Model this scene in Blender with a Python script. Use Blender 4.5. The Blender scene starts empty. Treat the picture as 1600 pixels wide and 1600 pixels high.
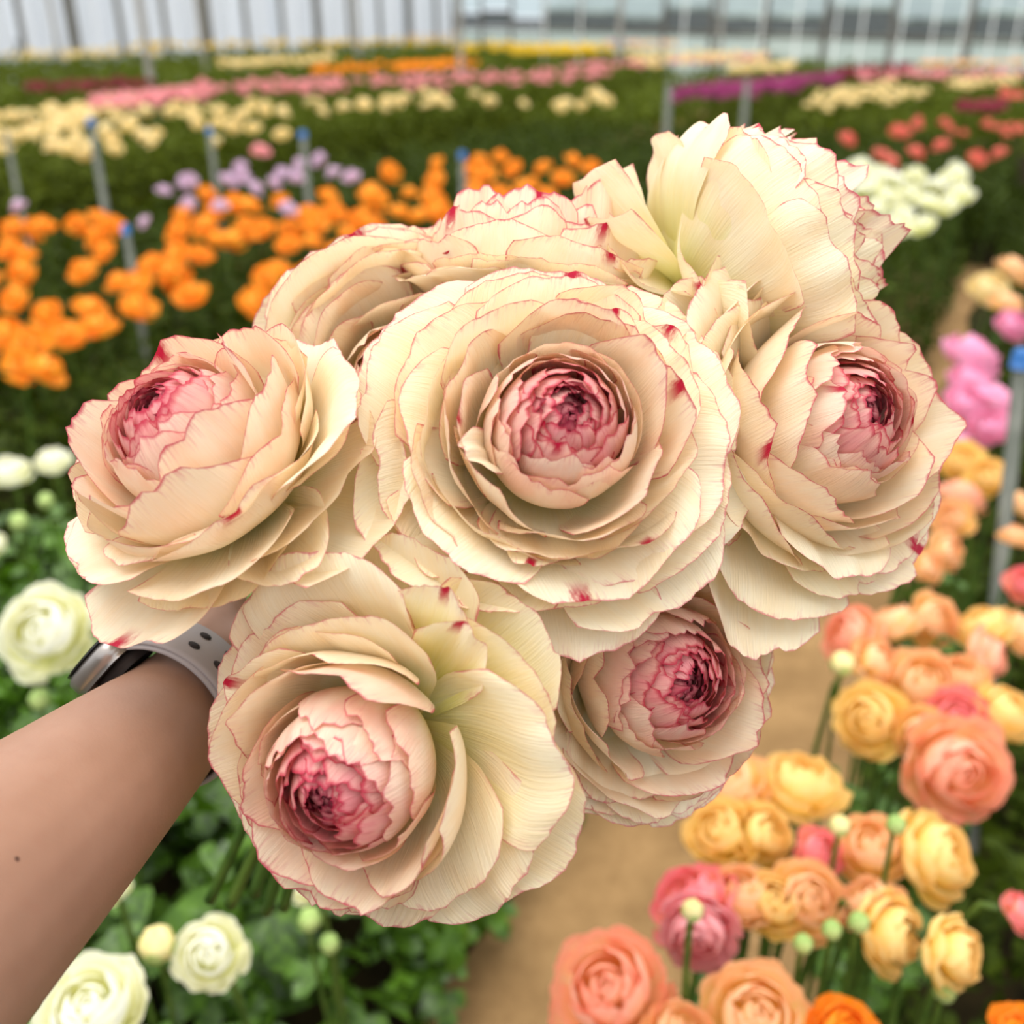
import bpy, math, random
import numpy as np
from mathutils import Vector, Matrix

# ------------------------------------------------------------------ camera, world, light, exposure
sc = bpy.context.scene
col = sc.collection
PI = math.pi
H = 1.40
PITCH = math.atan(785 / 1600)
cam_d = bpy.data.cameras.new('camera')
cam = bpy.data.objects.new('camera', cam_d); col.objects.link(cam)
cam.location = (0, 0, H); cam.rotation_euler = (PI / 2 - PITCH, 0, 0)
cam_d.sensor_width = 36; cam_d.lens = 36; cam_d.clip_start = 0.01; cam_d.clip_end = 300
cam_d.dof.use_dof = True; cam_d.dof.focus_distance = 0.355; cam_d.dof.aperture_fstop = 7.2
sc.camera = cam
sc.view_settings.view_transform = 'Standard'; sc.view_settings.look = 'None'
sc.view_settings.exposure = 0.83; sc.view_settings.gamma = 1.0
sc.view_settings.use_curve_mapping = False
sc.cycles.max_bounces = 7; sc.cycles.diffuse_bounces = 5; sc.cycles.transmission_bounces = 4
sc.cycles.adaptive_threshold = 0.02
sc.cycles.caustics_reflective = False; sc.cycles.caustics_refractive = False

world = bpy.data.worlds.new('overcast_sky'); sc.world = world; world.use_nodes = True
wn, wl = world.node_tree.nodes, world.node_tree.links
wn.clear()
w_out = wn.new('ShaderNodeOutputWorld'); w_bg = wn.new('ShaderNodeBackground')
w_tc = wn.new('ShaderNodeTexCoord'); w_sep = wn.new('ShaderNodeSeparateXYZ')
w_ramp = wn.new('ShaderNodeValToRGB')
w_ramp.color_ramp.elements[0].position = 0.0; w_ramp.color_ramp.elements[0].color = (0.62, 0.66, 0.70, 1)
w_ramp.color_ramp.elements[1].position = 1.0; w_ramp.color_ramp.elements[1].color = (1.30, 1.30, 1.27, 1)
wl.new(w_tc.outputs['Generated'], w_sep.inputs[0]); wl.new(w_sep.outputs['Z'], w_ramp.inputs[0])
wl.new(w_ramp.outputs[0], w_bg.inputs['Color']); w_bg.inputs['Strength'].default_value = 0.92
wl.new(w_bg.outputs[0], w_out.inputs['Surface'])

sun_d = bpy.data.lights.new('veiled_sun', 'SUN'); sun_d.energy = 1.15; sun_d.angle = math.radians(50)
sun_d.color = (1.0, 0.97, 0.92)
sun = bpy.data.objects.new('veiled_sun', sun_d); col.objects.link(sun)
sun.rotation_euler = Vector((-0.25, -0.20, 1.0)).to_track_quat('Z', 'Y').to_euler()

# ------------------------------------------------------------------ helpers
CP, SP = math.cos(PITCH), math.sin(PITCH)
CAMM = Matrix(((1, 0, 0, 0), (0, SP, CP, 0), (0, CP, -SP, H), (0, 0, 0, 1)))   # photographer's frame (right, up, ahead) -> world

def pt(px, py, d):
    """a point seen in direction (px,py), d metres ahead of the photographer, in the world"""
    return CAMM @ Vector(((px - 800) / 1600 * d, -(py - 800) / 1600 * d, d))

def at(px, py, z):
    x = (px - 800) / 1600; y = -(py - 800) / 1600
    dx, dy, dz = x, CP + y * SP, -SP + y * CP
    t = (z - H) / dz
    return Vector((dx * t, dy * t, z)), t

ROW = math.radians(25.5)
RC, RS = math.cos(ROW), math.sin(ROW)
def uv2xy(u, v):
    return u * RC + v * RS, -u * RS + v * RC

def lin(r, g, b):
    f = lambda c: (c / 255) / 12.92 if c <= 10 else (((c / 255) + 0.055) / 1.055) ** 2.4
    return (f(r), f(g), f(b), 1)

def mesh(name, V, F, smooth=True):
    me = bpy.data.meshes.new(name)
    V = np.asarray(V, dtype=np.float32)
    F = np.asarray(F, dtype=np.int32)
    me.vertices.add(len(V)); me.vertices.foreach_set('co', V.ravel())
    k = F.shape[1]
    me.loops.add(F.size); me.loops.foreach_set('vertex_index', F.ravel())
    me.polygons.add(len(F))
    me.polygons.foreach_set('loop_start', np.arange(0, F.size, k, dtype=np.int32))
    me.polygons.foreach_set('loop_total', np.full(len(F), k, dtype=np.int32))
    me.polygons.foreach_set('use_smooth', np.full(len(F), smooth))
    me.update(calc_edges=True)
    return me

def grid_faces(ns, nt, wrap=False):
    i = np.arange(ns - 1)[:, None]; j = np.arange(nt if wrap else nt - 1)[None, :]
    a = i * nt + j; b = i * nt + (j + 1) % nt
    return np.stack([a, b, b + nt, a + nt], -1).reshape(-1, 4)

def attr(me, name, vals):
    a = me.attributes.new(name, 'FLOAT', 'POINT')
    a.data.foreach_set('value', np.asarray(vals, dtype=np.float32).ravel())

def obj(name, me, mat=None, parent=None):
    o = bpy.data.objects.new(name, me); col.objects.link(o)
    if mat is not None and len(me.materials) == 0:
        me.materials.append(mat)
    if parent is not None:
        o.parent = parent
    return o

def own_mat(o, mat):
    o.material_slots[0].link = 'OBJECT'; o.material_slots[0].material = mat

def tag(o, label=None, cat=None, group=None, kind=None):
    if label: o['label'] = label
    if cat: o['category'] = cat
    if group: o['group'] = group
    if kind: o['kind'] = kind
    return o

def empty(name, M):
    o = bpy.data.objects.new(name, None); col.objects.link(o); o.empty_display_size = 0.02
    o.matrix_world = M if isinstance(M, Matrix) else Matrix.Translation(M)
    return o

def tube(pts, rad, n=8, cap=True, sub=1):
    """swept round tube through points; rad a number or a list; returns V, F (quads)"""
    P = [Vector(p) for p in pts]
    if sub > 1:
        Q, Rr = [], []
        rr = rad if hasattr(rad, '__len__') else [rad] * len(P)
        for i in range(len(P) - 1):
            p0 = P[max(i - 1, 0)]; p1 = P[i]; p2 = P[i + 1]; p3 = P[min(i + 2, len(P) - 1)]
            for k in range(sub):
                t = k / sub
                Q.append(0.5 * ((2 * p1) + (p2 - p0) * t + (2 * p0 - 5 * p1 + 4 * p2 - p3) * t * t + (3 * p1 - p0 - 3 * p2 + p3) * t ** 3))
                Rr.append(rr[i] + (rr[i + 1] - rr[i]) * t)
        Q.append(P[-1]); Rr.append(rr[-1]); P, rad = Q, Rr
    m = len(P); V = []
    rad = rad if hasattr(rad, '__len__') else [rad] * m
    up = Vector((0.3, 0.2, 0.93))
    for i in range(m):
        T = (P[min(i + 1, m - 1)] - P[max(i - 1, 0)]).normalized()
        A = T.cross(up)
        if A.length < 0.1: A = T.cross(Vector((1, 0, 0)))
        A.normalize(); B = T.cross(A)
        for k in range(n):
            a = 2 * PI * k / n
            V.append(P[i] + (A * math.cos(a) + B * math.sin(a)) * rad[i])
    F = grid_faces(m, n, True).tolist()
    if cap:
        for base, ctr in ((0, P[0]), ((m - 1) * n, P[-1])):
            c = len(V); V.append(ctr)
            for k in range(0, n, 2):
                F.append((c, base + k, base + (k + 1) % n, base + (k + 2) % n))
    return np.array([tuple(v) for v in V]), np.array(F)

def join(parts):
    Vs, Fs, o = [], [], 0
    for V, F in parts:
        Vs.append(np.asarray(V)); Fs.append(np.asarray(F) + o); o += len(V)
    return np.concatenate(Vs), np.concatenate(Fs)

# ------------------------------------------------------------------ materials
class N:
    """tiny node-tree builder"""
    def __init__(s, name):
        s.m = bpy.data.materials.new(name); s.m.use_nodes = True
        s.n = s.m.node_tree.nodes; s.l = s.m.node_tree.links; s.n.clear()
        s.out = s.n.new('ShaderNodeOutputMaterial')
    def a(s, name):
        x = s.n.new('ShaderNodeAttribute'); x.attribute_name = name; return x.outputs['Fac']
    def put(s, sock, v):
        if v is None: return
        if isinstance(v, (int, float, tuple)): sock.default_value = v
        else: s.l.new(v, sock)
    def math(s, op, a, b=None, clamp=False):
        x = s.n.new('ShaderNodeMath'); x.operation = op; x.use_clamp = clamp
        s.put(x.inputs[0], a); s.put(x.inputs[1], b); return x.outputs[0]
    def mr(s, v, a, b, c=0.0, d=1.0, smooth=True):
        x = s.n.new('ShaderNodeMapRange'); x.interpolation_type = 'SMOOTHSTEP' if smooth else 'LINEAR'
        for i, q in enumerate((v, a, b, c, d)): s.put(x.inputs[i], q)
        return x.outputs[0]
    def mix(s, f, a, b, mode='MIX'):
        x = s.n.new('ShaderNodeMix'); x.data_type = 'RGBA'; x.blend_type = mode
        s.put(x.inputs[0], f); s.put(x.inputs[6], a); s.put(x.inputs[7], b); return x.outputs[2]
    def vec(s, x, y, z=0.0):
        c = s.n.new('ShaderNodeCombineXYZ')
        for i, q in enumerate((x, y, z)): s.put(c.inputs[i], q)
        return c.outputs[0]
    def noise(s, v, scale, detail=2.0, rough=0.5):
        x = s.n.new('ShaderNodeTexNoise'); s.put(x.inputs['Vector'], v)
        x.inputs['Scale'].default_value = scale; x.inputs['Detail'].default_value = detail; x.inputs['Roughness'].default_value = rough
        return x.outputs[0]
    def bump(s, h, strength, dist=0.001):
        x = s.n.new('ShaderNodeBump'); x.inputs['Strength'].default_value = strength; x.inputs['Distance'].default_value = dist
        s.put(x.inputs['Height'], h); return x.outputs[0]
    def coord(s, which='Object'):
        return s.n.new('ShaderNodeTexCoord').outputs[which]
    def rnd(s):
        return s.n.new('ShaderNodeObjectInfo').outputs['Random']
    def thin(s, colr, trans_col, amount, rough=0.5, spec=0.25, normal=None):
        """a thin leaf or petal: reflecting plus light passing through"""
        p = s.n.new('ShaderNodeBsdfPrincipled'); s.put(p.inputs['Base Color'], colr)
        s.put(p.inputs['Roughness'], rough); p.inputs['Specular IOR Level'].default_value = spec
        t = s.n.new('ShaderNodeBsdfTranslucent'); s.put(t.inputs['Color'], trans_col)
        x = s.n.new('ShaderNodeMixShader'); s.put(x.inputs[0], amount)
        if normal is not None: s.l.new(normal, p.inputs['Normal']); s.l.new(normal, t.inputs['Normal'])
        s.l.new(p.outputs[0], x.inputs[1]); s.l.new(t.outputs[0], x.inputs[2]); s.l.new(x.outputs[0], s.out.inputs[0])
        return s.m
    def solid(s, colr, rough=0.5, spec=0.5, metal=0.0, normal=None, sss=0.0):
        p = s.n.new('ShaderNodeBsdfPrincipled'); s.put(p.inputs['Base Color'], colr)
        s.put(p.inputs['Roughness'], rough); p.inputs['Specular IOR Level'].default_value = spec
        p.inputs['Metallic'].default_value = metal
        if normal is not None: s.l.new(normal, p.inputs['Normal'])
        if sss: 
            p.inputs['Subsurface Weight'].default_value = sss
            p.inputs['Subsurface Radius'].default_value = (0.012, 0.005, 0.003); p.inputs['Subsurface Scale'].default_value = 0.6
        s.l.new(p.outputs[0], s.out.inputs[0]); return s.m

def petal_material(name, cream, peach, base, pink, rimc, vein=0.5, rimw=0.02, trans=0.36):
    """petal coloured by its own pigment: base tint, blush, crimson picotee rim, crimson splash, fine veins"""
    k = N(name)
    s, t = k.a('along'), k.a('across')
    blush, rim, splash, seed, width = k.a('blush'), k.a('rim'), k.a('splash'), k.a('seed'), k.a('breadth')
    at_ = k.math('ABSOLUTE', t)
    # veins fan out from base to rim
    veins = k.noise(k.vec(k.math('MULTIPLY', t, k.math('MULTIPLY', width, 46.0)), k.math('MULTIPLY', s, 2.2), seed), 1.6, 3.0, 0.6)
    blot = k.noise(k.vec(k.math('MULTIPLY', t, 1.4), k.math('MULTIPLY', s, 1.6), seed), 1.7, 2.0)
    frill = k.noise(k.vec(k.math('MULTIPLY', t, k.math('MULTIPLY', width, 9.0)), k.math('MULTIPLY', s, 3.0), seed), 2.2, 3.0, 0.65)
    c = k.mix(k.mr(blot, 0.35, 0.70), cream, peach)
    c = k.mix(k.math('MAXIMUM', k.mr(s, 0.62, 0.12, 0.0, 0.85), k.math('MULTIPLY', k.a('fresh'), k.mr(s, 1.05, 0.35))), c, base)
    c = k.mix(k.math('MULTIPLY', k.mr(veins, 0.35, 0.75), 0.30 * vein), c, (1.0, 0.96, 0.84, 1))
    # blush gathers toward the tip
    bl = k.math('MULTIPLY', blush, k.math('ADD', k.mr(s, 0.25, 0.95, 0.25, 0.9), k.mr(blot, 0.3, 0.7, -0.25, 0.25)), True)
    c = k.mix(bl, c, pink)
    # distance to the rim
    d1 = k.math('SUBTRACT', 1.0, s)
    d2 = k.math('MULTIPLY', k.math('SUBTRACT', 1.0, at_), k.math('ADD', width, 0.05))
    d2 = k.math('ADD', d2, k.mr(s, 0.75, 0.25, 0.0, 0.12))
    d = k.math('MINIMUM', d1, d2)
    w = k.math('MULTIPLY', k.math('ADD', k.mr(frill, 0.35, 0.75, 0.15, 1.8), k.math('MULTIPLY', blush, 1.6)), rimw)
    m = k.math('MULTIPLY', k.mr(d, w, 0.0), rim, True)
    c = k.mix(m, c, rimc)
    # smoky dots of the same pigment bleeding down from the rim along the veins
    bleed = k.math('MULTIPLY', k.mr(d, k.math('MULTIPLY', w, 5.5), 0.0), k.mr(veins, 0.45, 0.72), True)
    c = k.mix(k.math('MULTIPLY', bleed, k.math('MULTIPLY', rim, 0.5), True), c, rimc)
    # splash
    st = k.math('ABSOLUTE', k.math('SUBTRACT', t, k.math('MULTIPLY', k.math('SUBTRACT', seed, 5.0), 0.09)))
    st = k.math('ADD', st, k.math('MULTIPLY', k.math('SUBTRACT', frill, 0.5), 0.35))
    sm = k.math('MULTIPLY', k.mr(st, 0.16, 0.03), k.mr(s, 0.80, 0.97), True)
    c = k.mix(k.math('MULTIPLY', sm, splash, True), c, (0.50, 0.012, 0.05, 1))
    tc = k.mix(0.30, c, (0.98, 0.80, 0.45, 1), 'MULTIPLY')
    nrm = k.bump(veins, 0.55 * vein, 0.0012)
    return k.thin(c, tc, trans, 0.52, 0.22, nrm)

CREAM, PEACH = (0.972, 0.91, 0.685, 1), (0.968, 0.85, 0.565, 1)
M = {}
M['hero'] = petal_material('cream_picotee_petal', CREAM, PEACH, (0.86, 0.83, 0.28, 1), (0.92, 0.50, 0.46, 1), (0.60, 0.045, 0.12, 1), 0.8, 0.015)
M['heart'] = petal_material('pink_heart_petal', (0.90, 0.66, 0.50, 1), (0.90, 0.58, 0.46, 1), (0.80, 0.55, 0.34, 1), (0.86, 0.34, 0.35, 1), (0.55, 0.02, 0.07, 1), 0.5, 0.03)
M['core'] = petal_material('crimson_core_petal', (0.72, 0.30, 0.29, 1), (0.60, 0.17, 0.19, 1), (0.38, 0.16, 0.10, 1), (0.46, 0.06, 0.10, 1), (0.24, 0.006, 0.03, 1), 0.3, 0.05, 0.2)

def simple_petal(name, c1, c2, base, trans=0.30):
    k = N(name); s = k.a('along'); t = k.a('across')
    n = k.noise(k.vec(k.math('MULTIPLY', t, 9.0), k.math('MULTIPLY', s, 2.0), k.a('seed')), 1.5)
    c = k.mix(k.mr(s, 0.35, 1.0), c1, c2)
    c = k.mix(k.mr(s, 0.5, 0.05, 0.0, 0.8), c, base)
    c = k.mix(k.math('MULTIPLY', k.mr(n, 0.4, 0.7), 0.15), c, (1, 0.9, 0.75, 1))
    return k.thin(c, c, trans, 0.55, 0.2)

M['p_yellow'] = simple_petal('yellow_apricot_petal', lin(255, 226, 118), lin(255, 220, 144), lin(242, 214, 84))
M['p_peach'] = simple_petal('peach_petal', lin(255, 220, 130), lin(255, 204, 158), lin(245, 212, 104))
M['p_coral'] = simple_petal('coral_petal', lin(255, 205, 146), lin(254, 178, 150), lin(245, 200, 110))
M['p_pink'] = simple_petal('rose_pink_petal', lin(255, 182, 150), lin(251, 142, 152), lin(245, 200, 130))
M['p_mauve'] = simple_petal('mauve_pink_petal', lin(250, 178, 205), lin(246, 168, 205), lin(225, 150, 150))
M['p_white'] = simple_petal('ivory_white_petal', lin(248, 246, 190), lin(254, 253, 244), lin(225, 230, 120))
M['p_orange'] = simple_petal('orange_petal', lin(255, 174, 12), lin(255, 165, 18), lin(248, 152, 0))
M['p_lilac'] = simple_petal('lilac_petal', lin(228, 200, 222), lin(224, 194, 222), lin(200, 160, 150))
M['p_salmon'] = simple_petal('salmon_petal', lin(238, 130, 105), lin(232, 110, 98), lin(220, 140, 90))
M['p_cream'] = simple_petal('pale_cream_petal', lin(248, 226, 156), lin(250, 230, 176), lin(220, 205, 110))
M['p_rose'] = simple_petal('dusty_rose_petal', lin(240, 158, 165), lin(242, 168, 172), lin(225, 165, 135))
M['p_wine'] = simple_petal('wine_red_petal', lin(140, 20, 50), lin(150, 24, 58), lin(90, 20, 30))
M['p_purple'] = simple_petal('magenta_purple_petal', lin(160, 40, 110), lin(168, 50, 120), lin(120, 40, 80))
M['p_lemon'] = simple_petal('lemon_yellow_petal', lin(240, 205, 20), lin(245, 212, 50), lin(200, 180, 20))

def leaf_material(name, c1, c2, trans=0.3, rough=0.4, spec=0.4):
    k = N(name)
    n = k.noise(k.coord('Object'), 9.0, 3.0); f = k.noise(k.coord('Object'), 90.0, 2.0)
    c = k.mix(k.mr(n, 0.3, 0.7), c1, c2)
    c = k.mix(k.mr(f, 0.35, 0.75, 0.0, 0.6), c, (c2[0] * 1.8, c2[1] * 1.65, c2[2] * 1.4, 1))
    return k.thin(c, (c2[0] * 1.2, c2[1] * 1.2, c2[2] * 0.6, 1), trans, rough, spec)
M['leaf'] = leaf_material('ranunculus_leaf', lin(26, 50, 6), lin(82, 120, 32), 0.25, 0.36, 0.5)
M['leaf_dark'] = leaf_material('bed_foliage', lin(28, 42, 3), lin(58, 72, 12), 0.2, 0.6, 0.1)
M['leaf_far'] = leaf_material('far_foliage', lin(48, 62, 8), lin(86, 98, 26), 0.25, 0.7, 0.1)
k = N('green_stem'); M['stem'] = k.solid(k.mix(k.mr(k.noise(k.coord(), 30.0), 0.3, 0.7), lin(52, 78, 24), lin(86, 108, 40)), 0.5, 0.3)
k = N('bud_green'); M['bud'] = k.solid(k.mix(k.mr(k.noise(k.coord(), 40.0), 0.3, 0.7), lin(130, 165, 80), lin(190, 205, 130)), 0.5, 0.3)
k = N('bud_cream'); M['bud_cream'] = k.solid(k.mix(k.mr(k.noise(k.coord(), 40.0), 0.3, 0.7), lin(225, 205, 130), lin(240, 225, 165)), 0.5, 0.3)

# ------------------------------------------------------------------ the setting: ground, path, walls
k = N('dark_bed_soil')
c_ = k.coord('Object')
M['soil'] = k.solid(k.mix(k.mr(k.noise(c_, 12.0, 4.0), 0.3, 0.7), lin(30, 26, 14), lin(58, 48, 28)), 0.95, 0.1, normal=k.bump(k.noise(c_, 60.0, 4.0), 0.6, 0.01))
k = N('sandy_path')
c_ = k.coord('Object')
pc = k.mix(k.mr(k.noise(c_, 5.0, 5.0, 0.6), 0.3, 0.7), lin(136, 106, 70), lin(166, 132, 90))
pc = k.mix(k.mr(k.noise(c_, 70.0, 3.0), 0.5, 0.8, 0.0, 0.6), pc, lin(110, 82, 50))
M['sand'] = k.solid(pc, 0.95, 0.1, normal=k.bump(k.noise(c_, 120.0, 4.0), 0.5, 0.006))

rng = np.random.default_rng(7)
random.seed(7)

def strip_mesh(u0, u1, v0, v1, z, nu, nv, amp):
    u = np.linspace(u0, u1, nu); v = np.linspace(v0, v1, nv)
    U, V = np.meshgrid(u, v, indexing='ij')
    U = U + 0.03 * np.sin(V * 2.1 + u0) + 0.02 * np.sin(V * 5.3)
    Z = z + amp * np.sin(U * 9 + V * 3.1) * np.sin(V * 4.3 - U * 5)
    X, Y = U * RC + V * RS, -U * RS + V * RC
    P = np.stack([X, Y, Z], -1).reshape(-1, 3)
    return mesh('strip', P, grid_faces(nu, nv)[:, ::-1])
fl = obj('floor', mesh('floor', [(-60, -20, -0.02), (60, -20, -0.02), (60, 60, -0.02), (-60, 60, -0.02)], [(0, 1, 2, 3)]), M['soil'])
tag(fl, 'dark bare soil floor of the greenhouse under the flower beds', 'floor', kind='structure')
PATHS = [(-0.60, -0.06, 'sandy trodden path between the white and the peach flower bed'),
         (-4.75, -4.15, 'sandy path behind the orange flower bed'),
         (1.05, 1.55, 'sandy path on the far side of the peach flower bed')]
for u0, u1, lb in PATHS:
    tag(obj('path', strip_mesh(u0, u1, -2, 6.9 if u0 > -1 else 24, 0.0, 10, 120, 0.008), M['sand']), lb, 'path', kind='structure')

# greenhouse walls: a curtain of plastic sheets on one side, glazed end wall on the other
CORN = Vector((-1.6, 31.0, 0)); WL = Vector((-18.5, 10.0, 0)); WR = Vector((16.0, 4.6, 0))
k = N('white_plastic_sheet')
n_ = k.noise(k.vec(k.math('MULTIPLY', k.a('across'), 3.0), k.math('MULTIPLY', k.a('along'), 0.4), k.rnd()), 2.0)
M['sheet'] = k.thin(k.mix(n_, (0.70, 0.76, 0.84, 1), (0.95, 0.96, 0.98, 1)), (0.95, 0.97, 1.0, 1), 0.68, 0.4, 0.3)
k = N('milky_green_panel')
M['panel'] = k.thin(k.mix(k.noise(k.coord('Generated'), 5.0), (0.62, 0.72, 0.66, 1), (0.74, 0.82, 0.77, 1)), (0.7, 0.82, 0.76, 1), 0.55, 0.4, 0.3)
k = N('clear_film'); 
g_ = k.n.new('ShaderNodeBsdfTransparent'); g_.inputs[0].default_value = (0.90, 0.95, 0.96, 1)
d_ = k.n.new('ShaderNodeBsdfTranslucent'); d_.inputs[0].default_value = (0.85, 0.92, 0.94, 1)
x_ = k.n.new('ShaderNodeMixShader'); x_.inputs[0].default_value = 0.45
k.l.new(g_.outputs[0], x_.inputs[1]); k.l.new(d_.outputs[0], x_.inputs[2]); k.l.new(x_.outputs[0], k.out.inputs[0]); M['film'] = k.m
k = N('dark_vent_net'); M['net'] = k.solid(k.mix(k.noise(k.coord('Generated'), 9.0, 3.0), lin(70, 76, 78), lin(120, 126, 126)), 0.8, 0.2)
k = N('galvanised_steel')
M['steel'] = k.solid(k.mix(k.mr(k.noise(k.coord(), 14.0, 3.0), 0.3, 0.7), lin(98, 94, 86), lin(128, 124, 116)), 0.6, 0.4, 0.2)
k = N('grey_plastic_pipe'); M['pipe'] = k.solid(k.mix(k.mr(k.noise(k.coord(), 14.0, 3.0), 0.3, 0.7), lin(80, 84, 74), lin(112, 114, 104)), 0.5, 0.4)
k = N('blue_cap'); M['blue'] = k.solid(k.mix(k.noise(k.coord(), 20.0), lin(14, 84, 150), lin(24, 104, 175)), 0.4, 0.5)
k = N('white_cord'); M['cord'] = k.solid(k.mix(k.noise(k.coord(), 20.0), lin(205, 208, 205), lin(235, 236, 232)), 0.7, 0.2)

def sheet_wall(name, A, B, z0, z1, n, mat, part, depth, label, fold=3.0, ns=3, nt=25):
    e = empty(name, Matrix.Translation(A)); tag(e, label, 'wall', kind='structure')
    D = B - A; Ln = D.length; D = D / Ln; Nn = Vector((-D.y, D.x, 0)); w = Ln / n
    for i in range(n):
        s = np.linspace(0, 1, ns); t = np.linspace(0, 1, nt)
        S, T = np.meshgrid(s, t, indexing='ij')
        off = depth * (np.sin(T * PI * fold + i * 1.7) + 0.6 * np.sin(T * PI * fold * 2.7 + i * 2.9)) + 0.02 * (i % 2)
        x = (i + T * 1.02) * w
        P = np.stack([D.x * x + Nn.x * off, D.y * x + Nn.y * off, z0 + (z1 - z0) * S], -1).reshape(-1, 3)
        me = mesh(part, P, grid_faces(ns, nt)); attr(me, 'across', T); attr(me, 'along', S)
        obj(part, me, mat, e)
    return e
sheet_wall('wall_left', WL, CORN, 0, 3.6, 26, M['sheet'], 'plastic_sheet', 0.13, 'pale white plastic sheet wall hanging in vertical folds')
wl_ = bpy.data.objects['wall_left']; DL = (CORN - WL); LnL = DL.length; DL /= LnL; NL = Vector((-DL.y, DL.x, 0))
for i in range(27):
    x = i * LnL / 26; wd = 0.05 if i % 3 else 0.11
    V = [(DL.x * (x + a) + NL.x * o, DL.y * (x + a) + NL.y * o, z) for z in (0, 3.6) for a, o in ((-wd, -0.34), (wd, -0.34), (wd, -0.29), (-wd, -0.29))]
    obj('batten', mesh('batten', V, [(0, 1, 5, 4), (1, 2, 6, 5), (2, 3, 7, 6), (3, 0, 4, 7), (0, 3, 2, 1), (4, 5, 6, 7)], False), M['steel'], wl_)
wr = sheet_wall('wall_end', CORN, WR, 0, 0.92, 22, M['panel'], 'milky_panel', 0.004, 'glazed end wall with milky green lower panels, dark net band and clear film')
D_ = (WR - CORN); LnR = D_.length; D_ /= LnR; NR = Vector((-D_.y, D_.x, 0))
def wall_panel(name, x0, x1, z0, z1, th, mat, parent, off=0.0):
    V = []
    for z in (z0, z1):
        for x, o in ((x0, off), (x1, off), (x1, off + th), (x0, off + th)):
            V.append((D_.x * x + NR.x * o, D_.y * x + NR.y * o, z))
    F = [(0, 1, 5, 4), (1, 2, 6, 5), (2, 3, 7, 6), (3, 0, 4, 7), (0, 3, 2, 1), (4, 5, 6, 7)]
    return obj(name, mesh(name, V, F, False), mat, parent)
wpan = LnR / 22
for i in range(22):
    dz = 0.10 * math.sin(i * 2.3)
    wall_panel('vent_net', (i + 0.03) * wpan, (i + 0.97) * wpan, 1.02, 1.30 + dz, 0.02, M['net'], wr)
    wall_panel('film_pane', (i + 0.03) * wpan, (i + 0.97) * wpan, 1.36 + dz, 3.6, 0.01, M['film'], wr)
    wall_panel('mullion', (i - 0.03) * wpan, (i + 0.03) * wpan, 0, 3.6, 0.06, M['steel'], wr, -0.04)
wall_panel('rail', 0, LnR, 0.93, 1.0, 0.05, M['steel'], wr, -0.03)
# trees outside, beyond the end wall
k = N('outside_hedge'); M['hedge'] = k.solid(k.mix(k.mr(k.noise(k.coord(), 3.0, 4.0), 0.3, 0.7), lin(92, 106, 96), lin(150, 160, 152)), 0.9, 0.1)
hedge = []
for i in range(260):
    x = rng.uniform(-2, LnR + 4); o = rng.uniform(5.0, 7.5); r = rng.uniform(0.5, 1.0)
    c = CORN + D_ * x + NR * o
    th = np.linspace(0, PI, 6); ph = np.linspace(0, 2 * PI, 9)[:-1]
    T, Ph = np.meshgrid(th, ph, indexing='ij')
    P = np.stack([np.sin(T) * np.cos(Ph), np.sin(T) * np.sin(Ph), np.cos(T)], -1).reshape(-1, 3) * r * rng.uniform(0.8, 1.2, (48, 1))
    hedge.append((P + np.array([c.x, c.y, rng.uniform(0.3, 1.3)]), grid_faces(6, 8, True)))
V, F = join(hedge)
tag(obj('outside_hedge', mesh('outside_hedge', V, F), M['hedge']), 'greyish blurred hedge outside behind the clear end wall', 'hedge', kind='stuff')

# ------------------------------------------------------------------ petals
def wob(t, r, n=4, f0=1.0):
    y = np.zeros_like(t)
    for i in range(n):
        y += np.sin(t * f0 * (1.5 + i * 1.9) * r.uniform(0.8, 1.25) + r.uniform(0, 6.28)) / (1 + i * 0.7)
    return y

def finish_petal(name, P, s, t, ns, nt, blush, rim, splash, r, breadth, fresh=0.0):
    me = mesh(name, P.reshape(-1, 3), grid_faces(ns, nt))
    n = ns * nt; one = np.ones(n)
    attr(me, 'along', s); attr(me, 'across', t)
    attr(me, 'blush', one * blush); attr(me, 'rim', one * rim); attr(me, 'splash', one * splash)
    attr(me, 'seed', one * r.uniform(0, 10)); attr(me, 'breadth', one * breadth)
    if fresh: attr(me, 'fresh', one * fresh)
    return me

def heart_petal(r, R, a0, a1, phi, W, zoff, blush, rim, ns=12, nt=11, rag=0.06, flare=0.0, spiral=0.05, splash=0.0, zs=1.0):
    s1 = np.linspace(0, 1, ns) ** 0.8; t1 = np.linspace(-1, 1, nt)
    S, T = np.meshgrid(s1, t1, indexing='ij')
    a = S * (1 - 0.27 * np.abs(T) ** 2.2)
    al = a0 + (a1 - a0) * a
    al = al - rag * wob(T * 3, r, 4) * S ** 4 * 0.5
    al = np.clip(al, 0.04, 3.0)
    w = W * (0.35 + 0.65 * np.sin(np.minimum(a / 0.75, 1) * PI / 2))
    w = w * (1 - 0.25 * (np.maximum(a - 0.70, 0) / 0.30) ** 2)
    rad = R * (1 + spiral * T + flare * a ** 5 + 0.02 * wob(T * 2, r, 3) * S ** 2)
    az = phi + np.clip(T * w / (rad * np.maximum(np.sin(al), 0.3)), -1.9, 1.9)
    P = np.stack([rad * np.sin(al) * np.cos(az), rad * np.sin(al) * np.sin(az), rad * np.cos(al) * zs + zoff], -1)
    return finish_petal('petal', P, S, T, ns, nt, blush, rim, splash, r, W)

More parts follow.
